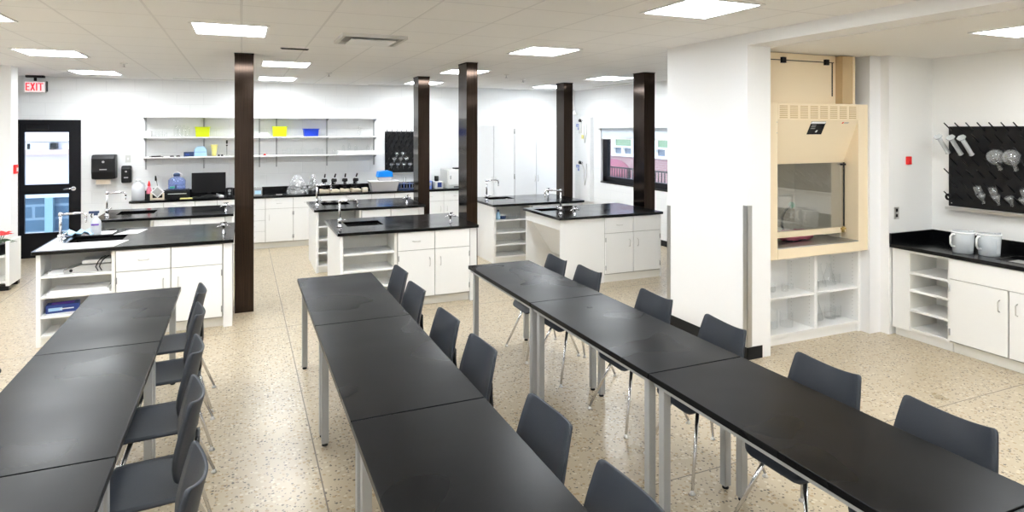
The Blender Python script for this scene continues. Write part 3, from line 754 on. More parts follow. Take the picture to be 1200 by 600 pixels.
# shelves
SHZ = ((2.232, 'top wall shelf, empty, above the bins'), (1.888, 'middle wall shelf carrying the yellow and blue bins'), (1.556, 'bottom wall shelf carrying glassware and small items'))
for z, lab in SHZ:
    s_ = Bx(-1.52, 2.40, WY - .30, WY - .022, z, z + .02).build('wall_shelf', M['lam'], None, bevel=.001); tag(s_, 'long white ' + lab, 'shelf', 'long wall shelves')
for i, x in enumerate((-1.478, -.601, .293, .58, 1.461, 2.333)):
    r = root('shelf_standard', 'grey slotted shelf standard with brackets, ' + ('at the left end of the shelves', 'behind the first yellow bin', 'close to the right side of the left bronze pillar', 'behind the second yellow bin', 'right of the blue tub', 'at the right end of the shelves')[i], 'shelf bracket', (x, WY, 0), group='shelf standards')
    w = MB().box(-.012, .012, -.016, -.001, 1.36, 2.25)
    w.build('upright', M['grey_metal'], r)
    for z, _ in SHZ: MB().prism([(-.016, z - .001), (-.25, z - .001), (-.25, z - .012), (-.05, z - .05), (-.016, z - .07)], 'X', -.003, .003).build('bracket', M['grey_metal'], r)
# ---- things on the shelves
ZM, ZL, YS = 1.909, 1.577, WY - .15
def bin_(x0, x1, h, m, z, label, lid=None):
    r = root('storage_bin', label, 'bin', ((x0 + x1) / 2, YS, z)); a = (x1 - x0) / 2
    w = MB(); b0, d0 = a * .90, .10
    w.add([(-b0, -d0 * .9, 0), (b0, -d0 * .9, 0), (b0, d0 * .9, 0), (-b0, d0 * .9, 0), (-a, -d0, h), (a, -d0, h), (a, d0, h), (-a, d0, h)], [(3, 2, 1, 0), (0, 1, 5, 4), (1, 2, 6, 5), (2, 3, 7, 6), (3, 0, 4, 7)])
    w.build('tub', m, r, solid=.004)
    MB().box(-a - .012, a + .012, -d0 - .012, -d0 + .002, h - .012, h).box(-a - .012, a + .012, d0 - .002, d0 + .012, h - .012, h).box(-a - .012, -a + .002, -d0, d0, h - .012, h).box(a - .002, a + .012, -d0, d0, h - .012, h).build('rim', lid or m, r)
    return r
bin_(-.722, -.503, .17, M['yel'], ZM, 'yellow green bin on the middle shelf, left of the left bronze pillar')
bin_(.505, .742, .18, M['yel'], ZM, 'yellow green bin on the middle shelf, right of the left bronze pillar')
bin_(1.03, 1.29, .14, M['blue'], ZM, 'blue tub on the middle shelf', M['blue'])
GJ = 'clear glassware on the wall shelves'
def jar(x, z, r_, h, label, m='clear', y=YS, name='glass_jar', cat='jar', neck=.6):
    return single(name, MB().lathe([(r_ * .9, 0), (r_, .008), (r_, h * .72), (r_ * neck, h * .86), (r_ * neck, h)], seg=16, cap1=False), M[m], (x, y, z), label, cat, GJ)
q = root('carton', 'white open carton at the left end of the middle shelf', 'box', (-1.46, YS, ZM)); Bx(-.075, .075, -.09, .09, 0, .10).build('carton_body', M['white'], q, bevel=.002); MB().box(-.065, .065, -.08, .08, .10, .104).build('top_gap', M['grey'], q)
for i, (x, h) in enumerate(((-1.02, .19), (-.96, .20), (-.90, .20), (-.84, .18))): jar(x, ZM, .03, h, 'clear jar on the middle shelf, %s of four left of the first yellow bin' % ORD[i])
for i, x in enumerate((-1.30, -1.24, -1.17)): jar(x, ZM, .026, .09, 'short clear jar on the middle shelf, %s right of the white carton' % ORD[i], neck=.95)
jar(2.03, ZM, .035, .2, 'clear bottle alone on the right part of the middle shelf', neck=.4)
single('folded_pack', MB().box(-.09, .09, -.07, .07, 0, .05).box(-.05, .07, -.05, .06, .05, .07), M['ltgrey'], (.36, YS, ZM), 'pale folded pack on the middle shelf just right of the left pillar', 'pack', bevel=.01)
# lower shelf
for i, (x, wd) in enumerate(((-1.30, .10), (-1.07, .03), (-.98, .03))): single('shelf_clip', MB().box(-wd, wd, -.03, .03, 0, .008).cyl((-wd * .7, -.03, .012), (wd * .6, .02, .014), .007, seg=8), M['black'], (x, YS - .06, ZL), 'small dark tool lying on the bottom shelf, %s from the left end' % ORD[i], 'tool', 'dark small tools')
q = root('carton', 'dark navy box on the bottom shelf beside the light blue rack', 'box', (-.82, YS - .03, ZL)); Bx(-.075, .075, -.06, .06, 0, .075).build('carton_body', M['navy'], q, bevel=.002); Bx(-.05, .01, -.0615, -.06, .02, .045).build('print_panel', M['boxblue'], q)
q = root('tube_rack', 'light blue round topped rack on the bottom shelf', 'rack', (-.645, YS, ZL))
MB().prism([(-.095, 0), (.095, 0), (.095, .10), (.075, .145), (.04, .17), (-.04, .17), (-.075, .145), (-.095, .10)], 'Y', -.05, .05).build('body', M['ltblue'], q, bevel=.004); MB().box(-.09, .09, -.053, -.05, .07, .076).build('slot', M['signblue'], q)
q = root('measuring_cup', 'pale yellow flared cup on the bottom shelf below the first yellow bin', 'cup', (-.435, YS, ZL))
MB().lathe([(.03, 0), (.035, .005), (.036, .06), (.055, .19)], seg=18, cap1=False).build('cup', M['yellow'], q); MB().lathe([(.052, .186), (.058, .186), (.058, .195), (.052, .195)], seg=18, cap0=False, cap1=False).build('rim', M['yellow'], q)
q = root('probe_stand', 'thin upright stand with black clamp on the bottom shelf beside the left pillar', 'stand', (-.235, YS, ZL))
MB().cyl((0, 0, 0), (0, 0, .012), .035, seg=16).build('base', M['ltgrey'], q); MB().cyl((0, 0, .012), (0, 0, .25), .006).build('rod', M['grey'], q); MB().box(-.014, .014, -.016, .014, .17, .19).box(-.014, .014, -.014, .014, .21, .27).build('clamp', M['black'], q, bevel=.003)
for i, x in enumerate((-.36, -.31)): single('rubber_stopper', MB().lathe([(.02, 0), (.015, .025)], seg=12), M['black'], (x, YS - .05, ZL), 'black rubber stopper on the bottom shelf, the %s of two beside the yellow cup' % ('left', 'right')[i], 'stopper', 'black rubber stoppers')
single('rubber_stopper', MB().lathe([(.022, 0), (.02, .02), (.012, .03)], seg=12), M['red'], (.375, YS - .08, ZL), 'small red stopper on the bottom shelf just right of the left pillar', 'stopper')
for i, x in enumerate((.70, .78, .86, .94, 1.02, 1.10, 1.18, 1.26, 1.34)): jar(x, ZL, .032, (.10, .12, .10)[i % 3], 'clear beaker below the yellow bin and blue tub, %s from left in row' % (ORD + ('seventh', 'eighth', 'ninth'))[i], name='beaker', cat='beaker', neck=1.0, y=YS - .02)
for i, (x, h) in enumerate(((1.58, .1), (1.75, .17), (1.86, .2), (1.98, .17), (2.20, .17), (2.30, .15))): jar(x, ZL, .028, h, 'clear flask behind the white tray on the bottom shelf, %s from its left' % ORD[i], name='flask', cat='flask', neck=.5, y=YS + .06)
single('long_tray', MB().box(-.43, .43, -.06, .06, 0, .012).box(-.43, .43, -.06, -.054, .012, .065).box(-.43, .43, .054, .06, .012, .065).box(-.43, -.424, -.054, .054, .012, .065).box(.424, .43, -.054, .054, .012, .065), M['white'], (2.06, YS - .07, ZL), 'long white tray at the right end of the bottom shelf, sticking out past it', 'tray', bevel=.003)
# ---- things on the back worktop
q = root('water_jug', 'large milky white jug at the left end of the back worktop', 'jug', (-1.525, 11.60, CT))
MB().lathe([(.085, 0), (.095, .01), (.095, .20), (.075, .255), (.03, .285), (.03, .30)], seg=20).build('body', M['milky'], q); MB().lathe([(.034, .30), (.034, .33)], seg=14).build('cap', M['white'], q)
MB().tube([(.04, 0, .275), (.085, 0, .27), (.095, 0, .21)], .012).build('grip', M['milky'], q)
q = root('squeeze_bottle', 'slim bottle with pink red top beside the white jug', 'bottle', (-1.382, 11.68, CT))
MB().lathe([(.038, 0), (.04, .1), (.036, .16), (.02, .2), (.018, .215)], seg=16).build('body', M['pink'], q); MB().lathe([(.022, .215), (.022, .24), (.01, .28), (.004, .30)], seg=12).build('cap', M['red'], q); MB().lathe([(.0405, .0), (.0405, .09)], seg=16, cap0=False, cap1=False).build('dark_base', M['black'], q)
q = root('small_bottle', 'short black bottle between the pink topped bottle and the wooden stand', 'bottle', (-1.325, 11.86, CT)); MB().lathe([(.04, 0), (.04, .1), (.02, .12), (.02, .14)], seg=14).build('body', M['black'], q); MB().lathe([(.022, .14), (.022, .16)], seg=12).build('cap', M['black_soft'], q)
q = root('display_stand', 'small wooden stand holding a diamond shaped frame on the back worktop', 'stand', (-1.255, 11.62, CT))
MB().box(-.10, -.075, -.05, .05, 0, .10).box(.075, .10, -.05, .05, 0, .10).box(-.075, .075, -.03, .03, .0, .02).build('base', M['cream'], q)
MB().prism([(0, .02), (.10, .12), (0, .22), (-.10, .12)], 'Y', -.02, .0).build('frame', M['white'], q); MB().prism([(0, .045), (.075, .12), (0, .195), (-.075, .12)], 'Y', -.024, -.02).build('face', M['grey'], q)
MB().tube([(-.0, 0, .2), (-.01, .01, .28), (-.025, .02, .31)], .006).cyl((-.024, .02, .30), (-.03, .025, .38), .016, .012, seg=10).build('handle', M['black'], q)
pr_ = root('flatbed_printer', 'low black printer with a silver stripe on the back worktop under the water carboy', 'printer', (-.975, 11.78, CT))
Bx(-.19, .17, -.19, .19, 0, .12).build('body', M['black'], pr_, bevel=.012); Bx(-.13, .14, -.195, -.188, .075, .085).build('silver_stripe', M['ltgrey'], pr_); Bx(-.16, .14, -.20, -.185, .02, .05).build('tray_slot', M['black_soft'], pr_); Bx(-.18, .16, -.17, .17, .12, .135).build('lid', M['door_black'], pr_, bevel=.004)
q = root('water_carboy', 'blue water carboy with a tap standing on the black printer', 'carboy', (-.993, 11.80, CT + .135))
MB().lathe([(.125, 0), (.13, .01), (.13, .06), (.124, .068), (.13, .076), (.13, .15), (.10, .19), (.05, .205), (.045, .225)], seg=24).build('body', M['carboy'], q); MB().lathe([(.05, .225), (.05, .262), (.03, .275)], seg=16).build('cap', M['navy'], q)
MB().tube([(-.06, 0, .19), (-.07, 0, .25), (0, 0, .29), (.07, 0, .25), (.06, 0, .19)], .010).build('grip', M['white'], q)
MB().cyl((0, -.128, .045), (0, -.165, .045), .016).cyl((0, -.16, .02), (0, -.16, .09), .014).build('tap', M['navy'], q); Bx(-.09, -.02, -.139, -.129, .03, .06).build('teal_patch', M['green'], q)
mn = root('monitor', 'black flat computer monitor on the back worktop', 'monitor', (-.508, 11.74, CT))
Bx(-.26, .26, -.015, .025, .07, .405).build('bezel', M['black'], mn, bevel=.006); Bx(-.245, .245, -.017, -.0145, .085, .39).build('screen', mat('dark_screen', (.002, .002, .003), .3, spec=.3), mn)
MB().box(-.03, .03, .025, .05, .03, .25).build('stand_neck', M['black'], mn); MB().lathe([(.12, 0), (.12, .012), (.04, .03)], seg=24).build('stand_base', M['black'], mn)
q = root('keyboard', 'dark keyboard lying before the monitor', 'keyboard', (-.55, 11.55, CT)); Bx(-.2, .2, -.06, .06, 0, .015).build('body', M['black'], q, bevel=.003); Bx(-.18, .18, -.05, .05, .015, .019).build('keys', M['black_soft'], q)
q = root('computer_mouse', 'white mouse and coiled white cable beside the monitor', 'mouse', (-.31, 11.60, CT)); MB().lathe([(.035, 0), (.04, .012), (.028, .028), (.006, .034)], seg=14).build('body', M['white'], q); MB().tube([(.0, .03, .012), (-.05, .08, .02), (-.09, .04, .01), (-.05, .0, .012), (0, .02, .03), (-.08, .09, .045)], .006).build('cable', M['white'], q)
q = root('speaker', 'small black desk speaker between the monitor and the left pillar', 'speaker', (-.19, 11.74, CT)); Bx(-.05, .05, -.05, .05, 0, .14).build('case', M['black'], q, bevel=.006); MB().cyl((0, -.05, .09), (0, -.054, .09), .026, seg=16).cyl((0, -.05, .04), (0, -.054, .04), .018, seg=16).build('driver', M['grey'], q)
single('note_pad', MB().box(-.09, .09, -.06, .06, 0, .012), M['yellow'], (-.83, 11.52, CT), 'thin yellowish pad before the black printer', 'pad')
q = root('ultrasonic_bath', 'pale box with blue window just right of the left bronze pillar', 'bath', (.30, 11.6, CT)) if False else None
q = root('tip_box', 'small pale box with blue face on the back worktop beside the leftmost pillar', 'box', (.255, 11.6, CT)); Bx(-.07, .07, -.07, .07, 0, .14).build('carton_body', M['cloudy'], q, bevel=.008); Bx(-.05, .05, -.0725, -.07, .03, .09).build('front_panel', M['ltblue'], q)
single('tweezers', MB().box(-.05, .05, -.01, .01, 0, .008).box(-.05, .05, .012, .02, 0, .006), M['handle'], (.60, 11.60, CT), 'small metal tool lying on the worktop left of the bagged instrument', 'tool')
# instrument under a clear bag
q = root('bagged_microscope', 'microscope under a crumpled clear plastic bag, left of the microscope row', 'microscope', (.91, 11.72, CT))
MB().prism([(-.11, 0), (.11, 0), (.11, .04), (.05, .06), (.05, .20), (-.0, .26), (-.05, .24), (-.02, .12), (-.02, .06), (-.11, .05)], 'Y', -.06, .06).build('stand', M['ltgrey'], q, bevel=.01); MB().box(-.09, .09, -.07, .07, .1, .115).build('stage', M['black'], q)
rows = []
for i in range(14):
    s_ = i / 13; rr = .145 * (1 - s_ ** 1.3) ** .7 + .025
    jit = [1 + random.uniform(-.16, .16) for k in range(28)]; jit.append(jit[0])
    rows.append([(rr * math.cos(k * PI / 14) * jit[k], rr * .75 * math.sin(k * PI / 14) * jit[k], s_ * .33 + (random.uniform(-.012, .012) if k < 28 and 0 < i < 13 else 0)) for k in range(29)])
MB().grid(rows, False).build('plastic_bag', M['bag'], q)
q = root('bagged_microscope', 'smaller bagged instrument between the bagged microscope and the microscope row', 'microscope', (1.165, 11.76, CT))
MB().box(-.06, .06, -.08, .08, 0, .05).box(-.03, .03, .0, .06, .05, .25).build('stand', M['black'], q, bevel=.008)
rows = []
for i in range(12):
    s_ = i / 11; rr = .08 * (1 - s_ ** 1.3) ** .7 + .016
    jit = [1 + random.uniform(-.18, .18) for k in range(24)]; jit.append(jit[0])
    rows.append([(rr * math.cos(k * PI / 12) * jit[k] + .02 * s_, rr * .9 * math.sin(k * PI / 12) * jit[k], s_ * .33) for k in range(25)])
MB().grid(rows, False).build('plastic_bag', M['bag'], q)
# microscopes
def microscope():
    r = root('microscope', 'x', 'microscope', (0, 0, 0), group='microscopes on the back worktop')
    MB().prism([(-.085, 0), (.085, 0), (.085, .05), (-.085, .065)], 'Y', -.10, .09).build('base', M['cream'], r, bevel=.012)
    MB().prism([(-.02, .06), (.085, .05), (.085, .15), (.075, .21), (.02, .25), (-.0, .235), (.045, .19), (.05, .10), (-.02, .085)], 'X', -.025, .025).build('arm', M['black'], r, bevel=.006)
    Bx(-.075, .075, -.075, .045, .125, .14).build('stage', M['black'], r, bevel=.003)
    MB().lathe([(.045, .19), (.05, .2), (.05, .235), (.03, .25)], c=(0, -.02, 0), seg=18).build('head', M['black'], r)
    for k, (dx, dy) in enumerate(((0, -.045), (.02, -.02))): MB().cyl((dx * .6, -.02 + dy * .3, .195), (dx, -.02 + dy * .6, .152), .010, .007, seg=10).build('objective', M['chrome'], r)
    MB().tube([(0, -.02, .24), (.005, -.045, .275)], .018, seg=12).build('tube', M['white'], r); MB().cyl((.005, -.045, .275), (.012, -.085, .335), .015, .013, seg=12).build('eyepiece', M['black'], r)
    for s_ in (-1, 1): MB().cyl((s_ * .025, .065, .11), (s_ * .055, .065, .11), .022, seg=14).build('focus_knob', M['black'], r)
    return r
mp_ = microscope()
for i, x in enumerate((1.365, 1.53, 1.725, 1.915)):
    lab = 'black microscope with cream base, %s from the left in the row of four' % ORD[i]
    if i == 0: mp_.location = (x, 11.66, CT); mp_['label'] = lab; mp_.rotation_euler.z = -.1
    else: copy_tree(mp_, (x, 11.66, CT), (.0, .1, -.15, .05)[i], lab, 'microscopes on the back worktop')
q = root('power_supply', 'small cream box between the last microscope and the clear tub', 'box', (2.07, 11.60, CT)); Bx(-.05, .05, -.06, .06, 0, .07).build('case', M['cream'], q, bevel=.006); Bx(-.03, .03, -.063, -.06, .03, .05).build('front_panel', M['white'], q)
tb = root('storage_tub', 'large clear plastic tub full of small things on the back worktop', 'tub', (2.43, 11.68, CT))
w = MB(); w.add([(-.22, -.13, 0), (.22, -.13, 0), (.22, .13, 0), (-.22, .13, 0), (-.26, -.16, .17), (.26, -.16, .17), (.26, .16, .17), (-.26, .16, .17)], [(3, 2, 1, 0), (0, 1, 5, 4), (1, 2, 6, 5), (2, 3, 7, 6), (3, 0, 4, 7)])
w.build('tub', M['tubclear'], tb, solid=.004); Bx(-.275, .275, -.175, .175, .168, .182).build('lid', M['white'], tb, bevel=.004)
for i in range(9):
    c_ = ('pink', 'ltgrey', 'orange', 'yellow', 'grey', 'ltblue', 'white', 'orange', 'ltgrey')[i]
    single('packet', MB().box(-.05, .05, -.03, .03, 0, .04), M[c_], (2.29 + (i % 3) * .14, 11.62 + .05 * ((i * 2) % 3), CT + .008 + .045 * (i // 3)), 'small %s packet inside the large clear tub, %s' % ({'pink': 'pink', 'ltgrey': 'light grey', 'orange': 'tan', 'yellow': 'yellow', 'grey': 'grey', 'ltblue': 'blue', 'white': 'white'}[c_], ('bottom left', 'bottom middle', 'bottom right', 'left of the middle layer', 'centre of the middle layer', 'right of the middle layer', 'top left', 'top middle', 'top right')[i]), 'packet', rz=.3 * ((i % 3) - 1), bevel=.006)
q = root('storage_tub', 'smaller clear tub with bright blue lid stacked on the large clear tub', 'tub', (2.45, 11.68, CT + .182))
w = MB(); w.add([(-.11, -.09, 0), (.11, -.09, 0), (.11, .09, 0), (-.11, .09, 0), (-.125, -.1, .07), (.125, -.1, .07), (.125, .1, .07), (-.125, .1, .07)], [(3, 2, 1, 0), (0, 1, 5, 4), (1, 2, 6, 5), (2, 3, 7, 6), (3, 0, 4, 7)]); w.build('tub', M['tubclear'], q, solid=.004)
MB().prism([(-.14, .07), (.14, .07), (.13, .165), (.07, .185), (-.12, .17)], 'Y', -.115, .115).build('lid', M['bluelid'], q, bevel=.008)
tr = root('tube_rack', 'dark blue test tube rack with upright pins right of the clear tub', 'rack', (2.95, 11.68, CT))
Bx(-.24, .24, -.08, .08, 0, .02).build('base', M['navy'], tr); Bx(-.24, .24, -.08, .08, .10, .115).build('top_plate', M['navy'], tr); MB().box(-.24, -.225, -.08, .08, .02, .10).box(.225, .24, -.08, .08, .02, .10).build('end_plate', M['navy'], tr)
for i in range(8): MB().lathe([(.012, .022), (.012, .13)], c=(-.19 + i * .054, -.03, 0), seg=10).build('tube', M['signblue' if i % 2 else 'cloudy'], tr)
for x in (-.13, -.085, .09, .135): MB().cyl((x, .03, .115), (x, .03, .235), .005, seg=8).build('pin', M['grey'], tr)
q = root('hot_plate', 'purple grey boxy instrument partly behind the back pillar', 'instrument', (3.27, 11.70, CT)); Bx(-.08, .08, -.1, .1, 0, .15).build('case', M['signblue'], q, bevel=.008); Bx(-.06, .06, -.102, -.1, .06, .12).build('front_panel', M['grey'], q)
q = root('pump', 'white and blue pump with black top right of the back pillar', 'pump', (3.47, 11.62, CT)); Bx(-.08, .08, -.09, .09, 0, .14).build('case', M['ltgrey'], q, bevel=.01); Bx(-.035, .045, -.095, -.09, .03, .12).build('front_panel', M['boxblue'], q); MB().cyl((-.03, 0, .14), (-.03, 0, .24), .04, seg=16).build('motor', M['black'], q)
ov = root('incubator_oven', 'cream laboratory oven on the back worktop left of the cupboards', 'oven', (3.80, 11.74, CT))
Bx(-.18, .22, -.24, .24, 0, .36).build('body', M['ltgrey'], ov, bevel=.012); f = Bx(-.15, .21, -.26, -.24, .07, .345).build('door', M['white'], ov, bevel=.006); Bx(-.13, -.115, -.285, -.26, .18, .25).build('handle', M['grey'], f)
Bx(-.05, .21, -.25, -.238, .02, .04).build('vent', M['black'], ov); Bx(.02, .2, -.10, .05, .36, .385).build('top_box', M['black'], ov)
# ---- wall fittings left of the shelves
td = root('towel_dispenser', 'black paper towel dispenser on the back wall right of the door', 'dispenser', (-2.05, WY, 1.23))
MB().prism([(0, 0), (-.20, 0), (-.23, .12), (-.23, .33), (-.19, .395), (0, .395)], 'X', -.165, .165).build('body', M['black'], td, bevel=.02, seg=3); Bx(-.12, .12, -.205, -.03, -.003, .02).build('throat', M['black_soft'], td); Bx(-.11, .09, -.16, -.156, -.085, 0).build('paper_towel', mat('kraft_towel', (.80, .70, .58), .8), td); MB().cyl((0, -.23, .28), (0, -.234, .28), .018, seg=14).build('emblem', M['grey'], td)
Bx(-.05, .05, -.2315, -.229, .15, .165).build('print_stripe', M['grey'], td)
sd = root('soap_dispenser', 'black soap dispenser on the back wall beside the towel dispenser', 'dispenser', (-1.75, WY, 1.15)); MB().prism([(0, 0), (-.09, 0), (-.11, .05), (-.11, .24), (-.07, .285), (0, .285)], 'X', -.072, .072).build('body', M['black'], sd, bevel=.02, seg=3); MB().cyl((0, -.11, .19), (0, -.113, .19), .015, seg=12).box(-.03, .03, -.1125, -.109, .08, .10).build('window', M['grey'], sd); Bx(-.04, .04, -.125, -.09, .01, .045).build('push_bar', M['black_soft'], sd)
q = root('light_switch', 'white switch plate on the back wall above the soap dispenser', 'switch', (-1.735, WY, 1.545)); Bx(-.04, .04, -.008, 0, -.06, .06).build('plate', M['ltgrey'], q, bevel=.003); Bx(-.012, .012, -.018, -.008, -.02, .02).build('rocker', M['white'], q)
# exit sign
ex = root('exit_sign', 'lit EXIT sign with red letters hung from the ceiling above the door', 'exit sign', (-2.965, 11.95, 2.70))
Bx(-.14, .14, -.03, .03, -.09, .09).build('housing', M['ltgrey'], ex, bevel=.004); Bx(-.13, .13, -.033, -.03, -.08, .08).build('face', M['exit_face'], ex); Bx(-.12, .12, -.045, .045, .145, .18).build('canopy', M['black'], ex, bevel=.004); MB().cyl((0, 0, .09), (0, 0, .15), .02).build('stem', M['black'], ex); MB().box(.15, .156, -.03, .03, -.07, .09).build('side_plate', M['black'], ex)
t_ = .017
def letter(parts):
    w = MB()
    for p in parts:
        if len(p) == 4: w.box(p[0], p[1], -.037, -.033, p[2], p[3])
        else: w.prism(p[0], 'Y', -.037, -.033)
    return w
letter([(-.115, -.115 + t_, -.06, .06), (-.098, -.064, .045, .06), (-.098, -.07, -.0075, .0075), (-.098, -.064, -.06, -.045)]).build('letter', M['exit_red'], ex)
letter([([(-.057, .06), (-.038, .06), (.006, -.06), (-.013, -.06)],), ([(-.013, .06), (.006, .06), (-.038, -.06), (-.057, -.06)],)]).build('letter', M['exit_red'], ex)
letter([(.017, .017 + t_, -.06, .06)]).build('letter', M['exit_red'], ex)
letter([(.044, .112, .045, .06), (.0695, .0865, -.06, .045)]).build('letter', M['exit_red'], ex)
# ---- tall cupboards
for i, (xa, xb, lab) in enumerate(((4.09, 4.98, 'tall white double cupboard on the left, beside the cream oven'), (4.985, 5.94, 'tall white double cupboard on the right, behind the eyewash pillar'))):
    r = root('tall_cupboard', lab, 'cupboard', (xa, 11.42, 0), group='tall white cupboards'); W = xb - xa
    Bx(0, W, 0, .66, .08, 2.115).build('carcass', M['lam'], r); Bx(.0, W, .05, .66, 0, .08).build('toe_kick', M['lam_in'], r)
    for k in range(2):
        a, bq = (0, W / 2) if k == 0 else (W / 2, W)
        f = Bx(a + .004, bq - .004, -.02, 0, .09, 2.11).build('door', M['cup'], r, bevel=.002)
        pull(f, (bq - .035) if k == 0 else (a + .035), -.02, 1.05, L=.12)
        for z in (.25, 1.1, 2.0): MB().cyl(((a + .003) if k == 0 else (bq - .003), -.022, z - .05), ((a + .003) if k == 0 else (bq - .003), -.022, z + .05), .006, seg=8).build('hinge', M['grey'], f)
# ---- eyewash corner on the window wall
ew = root('drench_hose_unit', 'white wall panel with two black nozzles and pale hoses in the far right corner', 'eyewash', (XR - .003, 11.6, 0))
Bx(-.10, 0, -.30, .10, .53, 2.30).build('panel', M['cup'], ew, bevel=.006)
for z in (2.21, 1.32):
    n_ = MB().cyl((-.10, .02, z), (-.17, .02, z + .02), .028, .035, seg=14).build('nozzle', M['black'], ew)
    MB().tube([(-.12, .0, z + .03), (-.15, -.05, z + .02), (-.14, -.13, z - .12), (-.12, -.10, z - .32), (-.14, -.16, z - .45), (-.13, -.22, z - .25), (-.12, -.2, z)], .010, seg=8).build('hose', M['ltgrey'], ew)
MB().box(-.14, -.10, .02, .10, 1.95, 2.15).build('valve_box', M['ltgrey'], ew, bevel=.004); MB().box(-.13, -.10, -.06, .0, 1.84, 1.92).build('valve_tag', M['yellow'], ew)
es = root('emergency_shower', 'thin ceiling pipe with small black shower head in the far right corner', 'shower', (6.45, 11.65, 0)); MB().cyl((0, 0, 2.42), (0, 0, CE), .010).build('pipe', M['ltgrey'], es); MB().lathe([(.10, 2.34), (.10, 2.35), (.03, 2.42)], seg=20).build('head', M['ltgrey'], es); MB().cyl((-.06, .02, 2.33), (-.10, .02, 2.36), .03, seg=10).build('spray_cap', M['black'], es)
for i, z in enumerate((2.09, 1.20)):
    q = root('safety_sign', 'blue and white safety sign by the eyewash, the %s of two' % ('upper', 'lower')[i], 'sign', (XR - .002, 11.98, z)); Bx(-.004, 0, -.075, .075, -.075, .075).build('panel', M['white'], q)
    MB().box(-.006, -.004, -.065, .065, .0, .065).box(-.006, -.004, -.065, -.005, -.065, -.01).build('symbol_field', M['signblue'], q); MB().box(-.0075, -.006, -.03, .03, .02, .03).box(-.0075, -.006, -.005, .005, .01, .055).build('symbol', M['white'], q)
# ------------------------------------------------------------------ drying racks
def rack(x, y, z, W, H, rz, label, cols, rows, skip=()):
    """origin = top left corner at the wall; board hangs down, pegs stand out along local -y"""
    r = root('drying_rack', label, 'drying rack', (x, y, z), rz)
    Bx(0, W, -.018, -.001, -H, 0).build('board', M['black'], r, bevel=.002)
    MB().prism([(-.001, -H - .035), (-.06, -H - .035), (-.06, -H - .008), (-.055, -H - .008), (-.055, -H - .028), (-.001, -H - .028)], 'X', -.01, W + .01).build('drip_trough', M['handle'], r)
    for xx, zz in ((.03, -.03), (W - .03, -.03), (.03, -H + .03), (W - .03, -H + .03)): MB().cyl((xx, -.018, zz), (xx, -.021, zz), .006, seg=8).build('screw', M['chrome'], r)
    w = MB().cyl((0, 0, 0), (0, -.115, .075), .0065, .005, seg=8); me = w.mesh('peg', M['black'])
    for j in range(rows):
        for i in range(cols):
            px = (i + .5 * (j % 2) + .25) * W / cols
            if px > W - .01: continue
            o = bpy.data.objects.new('peg', me); COL.objects.link(o); o.parent = r; o.location = (px, -.017, -(j + .35) * H / rows)
    return r
rack(2.547, WY, 1.995, .76, .80, 0, 'black peg drying rack with small flasks on the back wall', 8, 8)
rack(6.55, 4.035, 2.062, 1.32, .795, -PI / 2, 'black peg drying rack with cylinders and flasks on the alcove wall', 13, 7)
GA = 'glassware hung on the alcove drying rack'
def hung(name, cat, prof, m, y, z, label, tilt=1.0, base=None, gx=6.50, wallaxis='X', foot=None, grp=GA):
    """profile starts at the mouth (near the board) and runs outward and up"""
    r = root(name, label, cat, (gx, y, z) if wallaxis == 'X' else (y, gx, z), 0, grp)
    if wallaxis == 'X': r.rotation_euler = (0, -(PI / 2 - tilt), 0)
    else: r.rotation_euler = (PI / 2 - tilt, 0, 0)
    MB().lathe(prof, seg=20, cap0=False).build('glass', M[m], r)
    if foot: MB().lathe(foot, seg=6).build('foot', M['beak'], r)
    else: MB().lathe([(prof[0][0] + .001, 0), (prof[0][0] + .004, .003), (prof[0][0] + .001, .006)], seg=20, cap0=False, cap1=False).build('rim', M['clear_dark'], r)
    return r
cyl_p = [(.024, 0), (.020, .004), (.020, .215)]
for i, (y, z) in enumerate(((4.02, 1.80), (3.90, 1.79), (3.80, 1.79))):
    hung('graduated_cylinder', 'cylinder', cyl_p, 'beak', y, z, tilt=.80, label=('see through measuring cylinder at the very left edge of the alcove rack', 'left of two milky measuring cylinders on the alcove rack', 'right of two milky measuring cylinders on the alcove rack')[i], foot=[(.036, .215), (.040, .22), (.040, .232)])
fl = [(.018, 0), (.016, .006), (.016, .05), (.03, .065), (.062, .10), (.072, .14), (.064, .18), (.035, .205), (.0, .21)]
for i, (y, z) in enumerate(((3.55, 1.66), (3.42, 1.66), (3.22, 1.68))): hung('round_flask', 'flask', fl, 'clear_dark', y, z, 'large round flask on the alcove rack, %s from the left' % ORD[i])
er = [(.014, 0), (.013, .005), (.013, .03), (.035, .085), (.036, .095), (.0, .097)]
bk = [(.034, 0), (.032, .003), (.032, .075), (.0, .078)]
for i, (y, z) in enumerate(((3.73, 1.42), (3.60, 1.42), (3.34, 1.43))): hung('small_beaker', 'beaker', bk, 'clear_dark', y, z, 'small beaker in the second lowest row on the alcove rack, %s from left' % ORD[i])
for i, (y, z) in enumerate(((3.69, 1.33), (3.56, 1.33), (3.45, 1.33), (3.34, 1.33))): hung('conical_flask', 'flask', er, 'clear_dark', y, z, 'small conical flask in the lowest row on the alcove rack, %s from the left' % ORD[i])
q = single('rubber_ring', MB().lathe([(.02, 0), (.034, .0), (.034, .02), (.02, .02), (.02, 0)], axis='X', seg=20, cap0=False, cap1=False), M['black_soft'], (6.47, 4.0, 1.36), 'black rubber ring on the lowest left peg of the alcove rack', 'ring')
